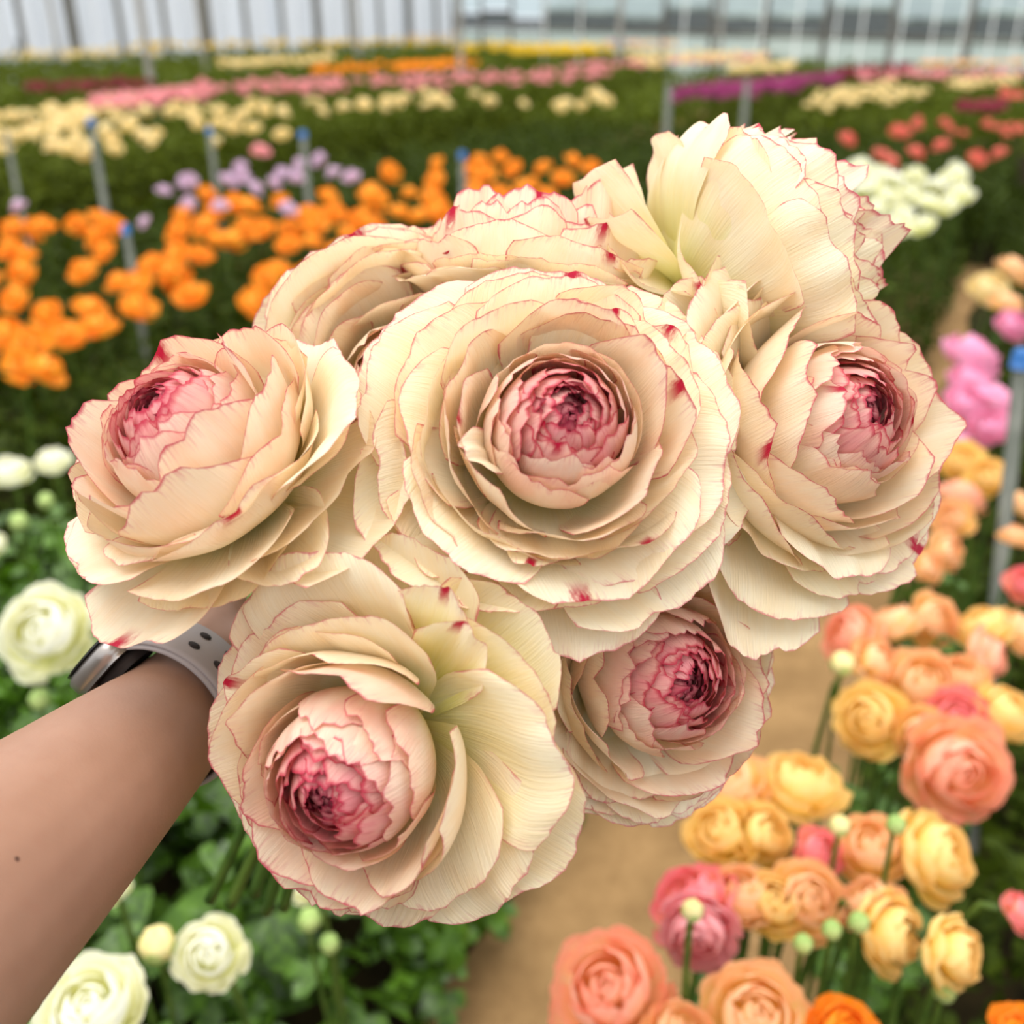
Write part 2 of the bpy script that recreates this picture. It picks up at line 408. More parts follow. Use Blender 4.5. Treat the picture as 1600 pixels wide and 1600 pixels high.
def open_petal(r, P0, P1, P2, P3, phi, W, cup, blush, rim, ns=20, nt=19, ruffle=0.02, tipround=0.22, splash=0.0, twist=0.0, curl=0.0, notch=0.0, base=0.28, fine=0.010, skew=0.0, fresh=0.0):
    """petal whose mid-rib is a cubic curve P0..P3 in the (radius, height) plane at azimuth phi; cup = lateral bending radius"""
    s1 = np.linspace(0, 1, ns); t1 = np.linspace(-1, 1, nt)
    S, T = np.meshgrid(s1, t1, indexing='ij')
    edge = fine * wob(T * 6, r, 5) + 0.025 * wob(T * 1.6, r, 3)
    a = S * (1 - tipround * np.abs(T) ** 2.6 + edge * S - notch * np.exp(-(T / 0.13) ** 2) * S ** 3)
    b = 1 - a
    q = [np.array(p, dtype=float) for p in (P0, P1, P2, P3)]
    pr = b ** 3 * q[0][0] + 3 * b * b * a * q[1][0] + 3 * b * a * a * q[2][0] + a ** 3 * q[3][0]
    pz = b ** 3 * q[0][1] + 3 * b * b * a * q[1][1] + 3 * b * a * a * q[2][1] + a ** 3 * q[3][1]
    dr = 3 * b * b * (q[1][0] - q[0][0]) + 6 * b * a * (q[2][0] - q[1][0]) + 3 * a * a * (q[3][0] - q[2][0])
    dz = 3 * b * b * (q[1][1] - q[0][1]) + 6 * b * a * (q[2][1] - q[1][1]) + 3 * a * a * (q[3][1] - q[2][1])
    ln = np.sqrt(dr * dr + dz * dz) + 1e-9; dr /= ln; dz /= ln
    nr, nz = -dz, dr
    w = W * (base + (1 - base) * np.sin(np.minimum(np.clip(a, 0, 1) / 0.80, 1) * PI / 2) ** 1.1)
    w = w * (1 - 0.14 * (np.maximum(a - 0.70, 0) / 0.30) ** 2)
    lat = w * T * (1 + 0.5 * fine * wob(S * 9, r, 3) * np.abs(T) ** 3)
    beta = np.clip(lat / cup, -1.7, 1.7)
    x = cup * np.sin(beta); nn = cup * (1 - np.cos(beta))
    nn = nn + ruffle * a ** 2 * wob(T * 1.7, r, 3) + twist * T * a * W
    nn = nn + curl * np.maximum(S - 0.72, 0) ** 2 * 12 + skew * np.maximum(np.abs(T) - 0.6, 0) ** 2 * a * 6
    rr = pr + nr * nn; zz = pz + nz * nn
    c, d = math.cos(phi), math.sin(phi)
    P = np.stack([rr * c - x * d, rr * d + x * c, zz], -1)
    return finish_petal('petal', P, S, T, ns, nt, blush, rim, splash, r, W, fresh)

GOLD = 2.39996
GRIP_C = Vector((-0.086, -0.072, 0.520))        # where the stems are held, photographer's frame

def axis_matrix(px, py, d, ax):
    """flower frame: origin at the heart, +Z where the flower faces, azimuth 0 to the right and 90 up"""
    a = Vector((ax[0], ax[1], -ax[2])).normalized()          # right, up, ahead
    x = Vector((1, 0, 0)) - a * a.x
    if x.length < 0.2: x = Vector((0, 0, -1)) - a * -a.z
    x.normalize()
    y = a.cross(x)
    if y.y < 0 and abs(a.y) < 0.9: y = -y
    o = Vector(((px - 800) / 1600 * d, -(py - 800) / 1600 * d, d))
    # camera frame (right, up, ahead) is left-handed; CAMM mirrors it back
    m = Matrix(((x.x, y.x, a.x, o.x), (x.y, y.y, a.y, o.y), (x.z, y.z, a.z, o.z), (0, 0, 0, 1)))
    return m

def hero(label, px, py, d, R, ax, seed, heartR=0.42, n_core=26, n_heart=44, n_mid=16, n_out=26, blush=1.0, skip=(), extra=(), out_drop=-0.22,
         mid=(0.47, 0.66, 0.30, 0.10), outr=(0.70, 1.0), pink_mid=0.25, spin=0.0, tip=0.0, crown=62, midround=0.27, midruffle=0.018, midW=1.2):
    r = np.random.default_rng(seed)
    Mf = axis_matrix(px, py, d, ax)
    Wm = CAMM @ Mf
    if Wm.to_3x3().determinant() < 0:                       # keep a proper rotation
        Wm = Wm @ Matrix.Diagonal((1, -1, 1, 1)); flip = -1
    else: flip = 1
    e = empty('ranunculus', Wm); tag(e, label, 'flower', 'cream ranunculus held in the bouquet')
    def add(me, mat):
        me.transform(Matrix.Diagonal((R, R * flip, R, 1)))
        if flip < 0: me.flip_normals()
        obj('petal', me, mat, e)
    def skipped(phi):
        p = math.degrees(phi) % 360
        return any(((p - a) % 360) < (b - a) % 360 for a, b in skip)
    # tight crimson core
    for i in range(n_core):
        f = i / n_core
        Rr = 0.035 + 0.14 * f ** 0.8
        add(heart_petal(r, Rr * heartR / 0.42, 2.2, 0.20 + 0.50 * f + r.uniform(-.18, .18), i * GOLD + spin + r.uniform(-.6, .6), (0.05 + 0.08 * f) * r.uniform(.7, 1.2), 0.17 + r.uniform(-.025, .025) - 0.02 * f, r.uniform(.3, 1.0), 0.9,
                        10, 11, 0.34, 0.35 * r.uniform(-1, 1), 0.14 * r.uniform(-1, 1)), M['core'])
    # globe of wrapped heart petals
    for i in range(n_heart):
        f = (i + 0.5) / n_heart
        Rr = heartR * (0.36 + 0.64 * f ** 0.9)
        a1 = math.radians(24 + (crown - 24) * f ** 1.1 + r.uniform(-8, 8))
        add(heart_petal(r, Rr, 2.5, a1, i * GOLD + spin + r.uniform(-.35, .35), (0.12 + 0.22 * f) * r.uniform(.8, 1.15), (heartR - Rr) * 0.55, blush * (0.95 - 0.60 * f) + r.uniform(-.15, .15), 0.95 - 0.15 * f,
                        16, 17, 0.11, 0.07 + 0.06 * r.uniform(-1, 1), 0.05 + 0.04 * r.uniform(-1, 1), 1.0 if r.random() < .05 else 0.0), M['heart'] if f < 0.62 else M['hero'])
    zb = -heartR - 0.02
    # cupped ring around the heart
    for i in range(n_mid):
        f = i / max(n_mid - 1, 1)
        phi = i * GOLD + spin + 0.7 + r.uniform(-.2, .2)
        if skipped(phi): continue
        rt = mid[0] + (mid[1] - mid[0]) * f + r.uniform(-.03, .03); zt = mid[2] + (mid[3] - mid[2]) * f + r.uniform(-.06, .06)
        add(open_petal(r, (0.05, zb), (rt * 0.85, zb + 0.02), (rt * 1.04, -0.14), (rt, zt), phi, (0.30 + 0.10 * f) * midW, max(rt, 0.3) * 1.02, blush * pink_mid * (1.2 - f * 0.6) + r.uniform(-.1, .1), 0.9,
                       20, 19, midruffle, midround, 1.0 if r.random() < 0.14 else 0.0, r.uniform(-.12, .12), -0.05 * r.random(), notch=0.08 * (r.random() < .18)), M['hero'])
    # broad spreading petals
    for i in range(n_out):
        f = i / max(n_out - 1, 1)
        phi = i * GOLD + spin + 2.1 + r.uniform(-.25, .25)
        if skipped(phi): continue
        rt = outr[0] + (outr[1] - outr[0]) * f ** 0.9 + r.uniform(-.04, .04)
        zt = 0.03 + (out_drop - 0.03) * f ** 1.2 + r.uniform(-.05, .05)
        z0 = zb - 0.06 * f
        add(open_petal(r, (0.05, z0), (rt * 0.45, z0 - 0.02), (rt * (0.80 - 0.05 * f), zt - 0.16 * (1 - 0.6 * f)), (rt, zt), phi, 0.42 + 0.13 * f, 0.66 + 0.75 * f, 0.10 * blush + r.uniform(-.05, .10), 0.75,
                       22, 23, 0.022, 0.24, 1.0 if r.random() < 0.14 else 0.0, r.uniform(-.10, .10), tip + r.uniform(-.09, .03), notch=0.08 * (r.random() < .18)), M['hero'])
    # petals that stand out singly: (azimuth deg, tip radius, tip height, half width, cup, options)
    for az, rt, zt, W, cup, o in extra:
        o = dict(o); z0 = o.pop('z0', zb - 0.05); bulge = o.pop('bulge', -0.10); b1 = o.pop('b1', 0.45); b2 = o.pop('b2', 0.78)
        bl = o.pop('blush', 0.08); rm = o.pop('rim', 0.75)
        add(open_petal(r, (0.05, z0), (rt * b1, z0 - 0.02), (rt * b2, zt + bulge), (rt, zt), math.radians(az), W, cup, bl, rm, 24, 25, **o), M['hero'])
    # green sepals behind
    for i in range(5):
        me = open_petal(r, (0.02, zb - 0.06), (0.10, zb - 0.10), (0.2, zb - 0.14), (0.30, zb - 0.20), i * 1.2566 + 0.3, 0.09, 0.2, 0, 0, 8, 7)
        me.name = 'sepal'; me.transform(Matrix.Diagonal((R, R * flip, R, 1)))
        obj('sepal', me, M['leaf'], e)
    # stem: from the base of the bloom to the grip and on
    inv = Wm.inverted()
    b0 = Wm @ Vector((0, 0, (zb + 0.06) * R)); b1 = Wm @ Vector((0, 0, (zb - 0.45) * R))
    j = Vector((r.uniform(-.012, .012), r.uniform(-.012, .012), r.uniform(-.012, .012)))
    g = CAMM @ (GRIP_C + j)
    en = CAMM @ (GRIP_C + j + Vector((-0.078, -0.225, 0.105)) * r.uniform(0.45, 0.72) + Vector((r.uniform(-.03, .03), 0, r.uniform(-.03, .03))))
    V, F = tube([inv @ p for p in (b0, b1, b1.lerp(g, 0.55), g, g.lerp(en, 0.5), en)], [0.0034, 0.003, 0.003, 0.003, 0.0032, 0.0034], 8, True, 6)
    obj('stem', mesh('stem', V, F), M['stem'], e)
    return e


HEROES = []
def px2R(R_px, d): return R_px / 1600 * d
D1 = 0.355
hero('large cream ranunculus facing the viewer at the centre of the bouquet', 874, 672, D1 - 0.02, px2R(304, D1), (0.14, 0.25, 0.95), 11, heartR=0.395, n_out=24, out_drop=-0.30, outr=(0.70, 1.10),
     extra=[(226, 0.82, 0.03, 0.44, 0.75, dict(curl=-0.05)), (286, 0.84, 0.0, 0.46, 0.8, dict(splash=1.0, curl=-0.04)), (203, 0.50, 0.24, 0.13, 0.25, dict(curl=-0.03)), (254, 0.70, 0.02, 0.20, 0.45, dict(splash=1.0)), (72, 0.66, 0.12, 0.3, 0.6, dict(splash=1.0))])
hero('cream ranunculus facing up and left, above the wristwatch', 292, 683, 0.345, px2R(280, .36), (-0.42, 0.58, 0.68), 22, heartR=0.43, n_mid=17, mid=(0.47, 0.78, 0.32, 0.0), midW=1.4, n_out=15, out_drop=-0.40, outr=(0.75, 1.06), blush=1.2,
     extra=[(-8, 1.02, -0.02, 0.52, 0.9, dict(curl=-0.05)), (-52, 1.04, -0.42, 0.36, 0.35, dict(b2=0.6)), (-85, 0.86, -0.42, 0.5, 0.9, {}), (-30, 1.15, -0.55, 0.5, 0.9, {})])
hero('cream ranunculus at the bottom of the bouquet, facing down with a crimson heart', 550, 1206, 0.328, px2R(310, .345), (-0.34, -0.22, 0.90), 33, heartR=0.42, n_mid=15, n_out=17, midW=1.35, skip=[(352, 76)], blush=1.25,
     extra=[(-10, 1.10, -0.18, 0.52, 1.0, {}), (12, 1.03, 0.0, 0.48, 0.8, dict(curl=-0.08, fresh=0.35)), (34, 1.06, -0.16, 0.42, 0.8, dict(fresh=0.6)), (52, 0.98, -0.04, 0.22, 0.4, dict(splash=1.0, fresh=0.95)), (64, 1.06, -0.08, 0.24, 0.4, dict(splash=1.0, fresh=0.95)),
            (44, 1.12, -0.35, 0.42, 0.8, dict(fresh=0.8)), (82, 1.12, -0.32, 0.45, 0.9, {}), (104, 1.04, -0.05, 0.48, 0.8, dict(curl=-0.08))])
hero('cream ranunculus facing right on the right side of the bouquet', 1300, 660, 0.385, px2R(276, .40), (0.46, 0.20, 0.82), 44, heartR=0.45, n_mid=20, mid=(0.48, 0.84, 0.34, 0.02), midW=1.4, n_out=15, outr=(0.78, 1.06), blush=0.85,
     extra=[(160, 1.15, -0.2, 0.5, 0.9, {}), (185, 1.1, -0.1, 0.5, 0.9, {}), (-105, 1.28, -0.35, 0.42, 0.8, {})])
hero('cream ranunculus at the top right of the bouquet, seen from behind', 1178, 412, 0.430, px2R(232, .435), (0.82, 0.50, -0.10), 55, heartR=0.48, n_mid=44, mid=(0.52, 0.98, 0.66, 0.05), n_out=6, outr=(0.95, 1.05), out_drop=-0.2, pink_mid=0.10, crown=66, midround=0.12, midruffle=0.03, midW=1.15,
     extra=[(150, 0.85, -0.95, 0.5, 0.7, dict(splash=1.0)), (112, 0.70, -0.95, 0.46, 0.6, {}), (178, 1.05, -0.75, 0.55, 0.8, {}), (200, 1.1, -0.45, 0.5, 0.8, {}), (75, 0.75, -0.70, 0.5, 0.6, dict(splash=1.0)), (40, 0.95, -0.6, 0.5, 0.8, {})])
hero('cream ranunculus with a pink heart tucked under the central one, lower right', 1036, 1058, 0.385, px2R(250, .40), (0.42, 0.02, 0.90), 66, heartR=0.46, n_mid=17, mid=(0.50, 0.80, 0.32, 0.05), midW=1.3, blush=1.25,
     extra=[(165, 1.2, -0.1, 0.4, 0.7, {}), (140, 1.2, -0.2, 0.45, 0.8, {}), (185, 1.15, -0.2, 0.4, 0.8, {})])
hero('cream ranunculus at the top of the bouquet facing up, behind the central one', 840, 420, 0.43, px2R(225, .43), (0.10, 0.88, 0.02), 77, heartR=0.46, n_mid=30, mid=(0.50, 0.86, 0.48, 0.0), crown=66, midround=0.13, midruffle=0.03, midW=1.25,
     extra=[(180, 1.10, -0.05, 0.5, 0.8, dict(curl=-0.06)), (200, 1.0, 0.05, 0.4, 0.7, {}), (215, 0.95, -0.2, 0.5, 0.7, {})])
hero('peach tinted ranunculus half hidden between the left and the central bloom', 640, 600, 0.415, px2R(270, .42), (0.12, 0.0, 0.95), 88, heartR=0.36, n_mid=20, mid=(0.42, 0.85, 0.30, 0.10), midW=1.35, blush=0.9)

# ------------------------------------------------------------------ the photographer's arm and wristwatch
def capsule_chain(pts, rads, n=14, flat=1.0, flat_dir=None):
    """closed tapered tube with rounded ends"""
    P = [Vector(p) for p in pts]
    T0 = (P[0] - P[1]).normalized(); T1 = (P[-1] - P[-2]).normalized()
    pts2 = [P[0] + T0 * rads[0] * 0.8, P[0] + T0 * rads[0] * 0.45] + P + [P[-1] + T1 * rads[-1] * 0.45, P[-1] + T1 * rads[-1] * 0.8]
    rr = [rads[0] * 0.35, rads[0] * 0.8] + list(rads) + [rads[-1] * 0.8, rads[-1] * 0.35]
    V, F = tube(pts2, rr, n, True, 4)
    if flat != 1.0:
        c = np.array([tuple(sum(P, Vector()) / len(P))]); d = np.array(flat_dir); d = d / np.linalg.norm(d)
        # squeeze each ring about the chain's own axis line
        a = np.array(P[0]); ax = np.array(P[-1]) - a; ax = ax / np.linalg.norm(ax)
        rel = V - a; h = rel @ d - (rel @ ax) * (ax @ d)
        V = V + np.outer(h * (flat - 1.0), d)
    return V, F

WRIST = Vector((-0.136, -0.083, 0.402)); FORE = Vector((-0.172, -0.127, 0.270))
AX = (WRIST - FORE).normalized()
arm = []
arm.append(capsule_chain([(-0.235, -0.33, -0.10), (-0.225, -0.24, 0.06), (-0.196, -0.166, 0.17), FORE, FORE.lerp(WRIST, 0.55), WRIST, WRIST + AX * 0.035], [0.048, 0.047, 0.0455, 0.0410, 0.0330, 0.0252, 0.0240], 20))
# palm and fingers closed on the stems
G = GRIP_C
SD = Vector((-0.078, -0.225, 0.105)).normalized()            # stems run this way past the grip
PALM0 = WRIST + AX * 0.03; 
toG = (G - PALM0)
side = SD.cross(toG.normalized()).normalized()
pc = G - side * 0.028 - toG.normalized() * 0.006
for kk in (-1.5, -0.5, 0.5, 1.5):
    arm.append(capsule_chain([PALM0 + SD * kk * 0.008, pc + SD * kk * 0.019], [0.018, 0.0135], 12))
fw = toG.normalized()
for kk, ln in ((-1.5, 0.92), (-0.5, 1.0), (0.5, 0.95), (1.5, 0.78)):
    b = pc + SD * kk * 0.0195 + fw * 0.012
    arm.append(capsule_chain([b, b + fw * 0.030 * ln + side * 0.008, b + fw * 0.036 * ln + side * 0.036 * ln, b + fw * 0.012 + side * 0.050 * ln, b - fw * 0.012 + side * 0.044 * ln],
                             [0.0098, 0.0092, 0.0086, 0.0080, 0.0070], 10))
th = PALM0 - SD * 0.016 + side * 0.006
arm.append(capsule_chain([th, th + fw * 0.030 + side * 0.022 - SD * 0.012, th + fw * 0.055 + side * 0.036 - SD * 0.016, th + fw * 0.080 + side * 0.034 - SD * 0.010], [0.0145, 0.0125, 0.0105, 0.0085], 10))
V, F = join(arm)
k = N('skin')
c_ = k.coord('Object')
skc = k.mix(k.mr(k.noise(c_, 22.0, 4.0), 0.3, 0.7), (0.33, 0.175, 0.115, 1), (0.39, 0.215, 0.145, 1))
skc = k.mix(k.mr(k.noise(c_, 160.0, 3.0), 0.5, 0.8, 0.0, 0.25), skc, (0.32, 0.15, 0.10, 1))
mp = tuple(pt(27, 1342, 0.2834))
geo = k.n.new('ShaderNodeVectorMath'); geo.operation = 'DISTANCE'; k.l.new(c_, geo.inputs[0]); geo.inputs[1].default_value = mp
skc = k.mix(k.mr(geo.outputs['Value'], 0.0011, 0.0005), skc, (0.10, 0.045, 0.03, 1))     # a small mole
M['skin'] = k.solid(skc, 0.50, 0.35, normal=k.bump(k.noise(c_, 900.0, 3.0), 0.12, 0.0006), sss=0.15)
ame = mesh('arm', V, F); ame.transform(CAMM)
person = obj('person', ame, M['skin'])
tag(person, 'bare arm wearing a wristwatch, reaching out and holding the bouquet by its stems', 'person')
rm = person.modifiers.new('skin_surface', 'REMESH'); rm.mode = 'VOXEL'; rm.voxel_size = 0.0022; rm.use_smooth_shade = True
sm = person.modifiers.new('smooth', 'SMOOTH'); sm.factor = 0.5; sm.iterations = 14
# a small mole on the forearm
# wristwatch
wc = WRIST + AX * 0.010
e1 = Vector((-0.70, 0.72, 0)); e1 = (e1 - AX * e1.dot(AX)).normalized(); e2 = AX.cross(e1).normalized()   # e1: towards the back of the wrist
if e2.x < 0: e2 = -e2
watch = empty('wristwatch', CAMM @ Matrix.Translation(wc))
watch.matrix_world = Matrix.Translation(CAMM @ wc)
tag(watch, 'smartwatch with a taupe grey silicone strap worn on the wrist', 'watch')
CM3 = CAMM.to_3x3()
def wpt(ang, r, h, ra=0.0305, rb=0.0290):
    p = e1 * (math.cos(ang) * (ra + r) + 0.0035) + e2 * (math.sin(ang) * (rb + r)) + AX * h
    return CM3 @ p
def band(a0, a1, wid0, wid1, r0=0.0, th=0.0024, n=40, slots=()):
    V = []; prof = [(-1, 0), (-0.97, 0.5), (-0.85, 0.95), (0, 1.08), (0.85, 0.95), (0.97, 0.5), (1, 0), (0.85, -0.15), (0, -0.1), (-0.85, -0.15)]
    for i in range(n):
        f = i / (n - 1); w = wid0 + (wid1 - wid0) * f; a = a0 + (a1 - a0) * f
        for x, y in prof: V.append(wpt(a, r0 + th * y, x * w))
    m = len(prof); F = grid_faces(n, m, True).tolist()
    for base in (0, (n - 1) * m):
        F += [(base, base + 1, base + 8, base + 9), (base + 1, base + 2, base + 3, base + 8), (base + 3, base + 4, base + 5, base + 7), (base + 5, base + 6, base + 7, base + 7 - 0)][:3]
    return V, F
k = N('taupe_silicone'); M['strap'] = k.solid(k.mix(k.noise(k.coord(), 60.0), lin(158, 148, 148), lin(172, 163, 162)), 0.55, 0.35)
k = N('watch_aluminium'); M['case'] = k.solid(k.mix(k.noise(k.coord(), 60.0), lin(150, 142, 138), lin(190, 182, 176)), 0.3, 0.5, 0.8)
k = N('watch_glass'); M['wglass'] = k.solid(k.mix(k.noise(k.coord(), 20.0), (0.01, 0.01, 0.012, 1), (0.02, 0.02, 0.022, 1)), 0.08, 0.6)
k = N('dark_slot'); M['slot'] = k.solid(k.mix(k.noise(k.coord(), 60.0), (0.03, 0.02, 0.02, 1), (0.05, 0.04, 0.035, 1)), 0.8, 0.2)
V, F = band(0.42, 2 * PI - 0.42, 0.0115, 0.0115, n=64); st = obj('strap', mesh('strap', V, F), M['strap'], watch)
V, F = band(0.40, 2.35, 0.0118, 0.0105, 0.0022, n=40); st2 = obj('strap_tail', mesh('strap_tail', V, F), M['strap'], watch)
def slot(ang, h, parent):
    V = []
    for y in (0.0040, 0.0052):
        for q in range(10):
            a = 2 * PI * q / 10
            V.append(wpt(ang + 0.075 * math.cos(a) * 0.95, y - 0.0002, h + 0.0017 * math.sin(a)))
    F = grid_faces(2, 10, True).tolist() + [(10 + q, 11 + q, 18 - q, 19 - q) for q in range(4)]
    obj('strap_hole', mesh('strap_hole', V, F), M['slot'], parent)
for a in (0.95, 1.3, 1.65, 2.0):
    for h in (-0.0042, 0.0042): slot(a, h, st2)
def rounded_case(r0, r1, hw, hh, bev):
    V = []; n = 32
    for rr, sc_ in ((r0, 0.90), (r0 + bev, 1.0), (r1 - bev, 1.0), (r1, 0.90)):
        for q in range(n):
            a = 2 * PI * q / n; c, s = math.cos(a), math.sin(a)
            x = math.copysign(abs(c) ** 0.45, c) * hw * sc_; y = math.copysign(abs(s) ** 0.45, s) * hh * sc_
            V.append(CM3 @ (e1 * (0.0340 + rr) + e2 * x + AX * y))
    F = grid_faces(4, n, True).tolist()
    for b in (0, 3 * n):
        F += [(b + q, b + q + 1, b + n - 2 - q, b + n - 1 - q) for q in range(n // 2 - 1)]
    return V, F
V, F = rounded_case(-0.004, 0.0045, 0.0165, 0.019, 0.002); obj('watch_case', mesh('watch_case', V, F), M['case'], watch)
V, F = rounded_case(-0.0090, -0.0038, 0.0125, 0.0130, 0.002); obj('sensor_back', mesh('sensor_back', V, F), M['slot'], watch)
V, F = rounded_case(0.0043, 0.0062, 0.0153, 0.0178, 0.0012); obj('watch_glass', mesh('watch_glass', V, F), M['wglass'], watch)
V, F = tube([CM3 @ (e1 * 0.0345 + e2 * 0.0150 + AX * 0.006), CM3 @ (e1 * 0.0345 + e2 * 0.0188 + AX * 0.006)], 0.0034, 14); obj('crown', mesh('crown', V, F), M['case'], watch)

# ------------------------------------------------------------------ foliage of the beds
def leaf_template(kind):
    if kind == 0:      # three-lobed leaf, folded along the ribs
        V = [(0, 0, 0)]; F = []
        for ang, ln, w in ((0, 1.0, .30), (1.0, .80, .26), (-1.0, .80, .26)):
            c, s = math.cos(ang), math.sin(ang); b = len(V)
            for l, q, z in ((.45 * ln, w * .8, .07), (.45 * ln, 0, .0), (.45 * ln, -w * .8, .07), (.78 * ln, w, .02), (.80 * ln, 0, -.05), (.78 * ln, -w, .02), (ln, 0, -.16)):
                V.append((l * c - q * s, l * s + q * c, z))
            F += [(0, b + 1, b + 0, b + 0), (0, b + 2, b + 1, b + 1), (b, b + 1, b + 4, b + 3), (b + 1, b + 2, b + 5, b + 4), (b + 3, b + 4, b + 6, b + 6), (b + 4, b + 5, b + 6, b + 6)]
        T = []
        for f in F:
            T += [(f[0], f[1], f[2])] if f[2] == f[3] else [(f[0], f[1], f[2]), (f[0], f[2], f[3])]
        return np.array(V), np.array(T)
    V = [(0, 0, 0), (.5, .28, .06), (.5, 0, -.02), (.5, -.28, .06), (1, 0, -.18)]
    return np.array(V), np.array([(0, 2, 1), (0, 3, 2), (1, 2, 4), (2, 3, 4)])

def scatter(template, pos, size, r, tilt=0.6, spin=None):
    V, F = template; n = len(pos)
    yaw = r.uniform(0, 2 * PI, n); pit = r.normal(0.15, tilt, n); rol = r.normal(0, tilt * 0.8, n)
    cy, sy, cp, sp, cr, sr = np.cos(yaw), np.sin(yaw), np.cos(pit), np.sin(pit), np.cos(rol), np.sin(rol)
    R = np.empty((n, 3, 3))
    R[:, 0, 0] = cy * cp; R[:, 0, 1] = cy * sp * sr - sy * cr; R[:, 0, 2] = cy * sp * cr + sy * sr
    R[:, 1, 0] = sy * cp; R[:, 1, 1] = sy * sp * sr + cy * cr; R[:, 1, 2] = sy * sp * cr - cy * sr
    R[:, 2, 0] = -sp; R[:, 2, 1] = cp * sr; R[:, 2, 2] = cp * cr
    W = np.einsum('nij,kj->nki', R, V) * np.asarray(size)[:, None, None] + np.asarray(pos)[:, None, :]
    FF = F[None] + (np.arange(n) * len(V))[:, None, None]
    return W.reshape(-1, 3), FF.reshape(-1, F.shape[1])

def bed_points(u0, u1, v0, v1, n, zlo, zhi, r, power=0.6):
    u = r.uniform(u0, u1, n); v = r.uniform(v0, v1, n)
    hump = 0.90 + 0.10 * np.sin(u * 7 + v * 3) * np.sin(v * 5.0 - u * 4)
    edge = np.clip(np.minimum(u - u0, u1 - u) / 0.15, 0.35, 1)
    z = zlo + (zhi * hump * edge - zlo) * r.uniform(0, 1, n) ** power
    return np.stack([u * RC + v * RS, -u * RS + v * RC, z], -1)

def inside(P, m=0.7):
    ok = np.ones(len(P), bool)
    for A, B in ((WL, CORN), (CORN, WR)):
        d = (B - A).normalized(); ok &= (P[:, 0] - A.x) * d.y - (P[:, 1] - A.y) * d.x > m
    return ok
def foliage(name, label, mat, u0, u1, v0, v1, n, zlo, zhi, smin, smax, kind, seed, power=0.6, tilt=0.6):
    r = np.random.default_rng(seed)
    B = bed_points(u0, u1, v0, v1, n, zlo, zhi, r, power); B = B[inside(B)]; n = len(B)
    V, F = scatter(leaf_template(kind), B, r.uniform(smin, smax, n), r, tilt)
    tag(obj(name, mesh(name, V, F), mat), label, 'foliage', kind='stuff')
foliage('bed_foliage', 'glossy lobed leaves of the white flower bed near the arm', M['leaf'], -1.80, -0.55, -0.4, 2.6, 7000, 0.03, 0.58, 0.028, 0.075, 0, 1)
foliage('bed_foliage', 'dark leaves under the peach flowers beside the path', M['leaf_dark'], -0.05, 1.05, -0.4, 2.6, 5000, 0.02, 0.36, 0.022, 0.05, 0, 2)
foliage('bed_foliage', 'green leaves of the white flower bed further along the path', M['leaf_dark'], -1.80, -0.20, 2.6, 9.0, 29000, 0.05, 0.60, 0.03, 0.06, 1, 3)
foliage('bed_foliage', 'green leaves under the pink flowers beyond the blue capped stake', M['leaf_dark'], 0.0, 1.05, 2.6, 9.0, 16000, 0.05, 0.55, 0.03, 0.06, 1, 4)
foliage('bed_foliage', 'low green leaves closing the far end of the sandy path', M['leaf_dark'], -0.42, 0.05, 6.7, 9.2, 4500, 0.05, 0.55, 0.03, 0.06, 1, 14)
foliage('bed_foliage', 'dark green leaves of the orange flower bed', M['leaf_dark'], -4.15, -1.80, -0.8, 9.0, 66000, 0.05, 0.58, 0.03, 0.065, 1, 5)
foliage('bed_foliage', 'tall green foliage of the cream flower bed behind the orange one', M['leaf_far'], -6.6, -4.7, 1.0, 16.0, 60000, 0.05, 0.74, 0.04, 0.09, 1, 6)
foliage('bed_foliage', 'foliage of the distant flower beds by the plastic wall', M['leaf_far'], -20.0, -6.8, 2.0, 30.0, 60000, 0.25, 0.72, 0.07, 0.15, 1, 7)
foliage('bed_foliage', 'foliage of the distant flower beds by the glazed end wall', M['leaf_far'], -4.6, 3.0, 9.0, 22.0, 32000, 0.25, 0.70, 0.06, 0.12, 1, 8)

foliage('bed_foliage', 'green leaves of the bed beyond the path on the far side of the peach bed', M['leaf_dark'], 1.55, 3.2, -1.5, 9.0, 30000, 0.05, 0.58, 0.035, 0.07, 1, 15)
foliage('bed_foliage', 'green leaves of the outermost beds on the right', M['leaf_far'], 3.6, 12.0, -3.0, 14.0, 26000, 0.15, 0.62, 0.08, 0.15, 1, 16)

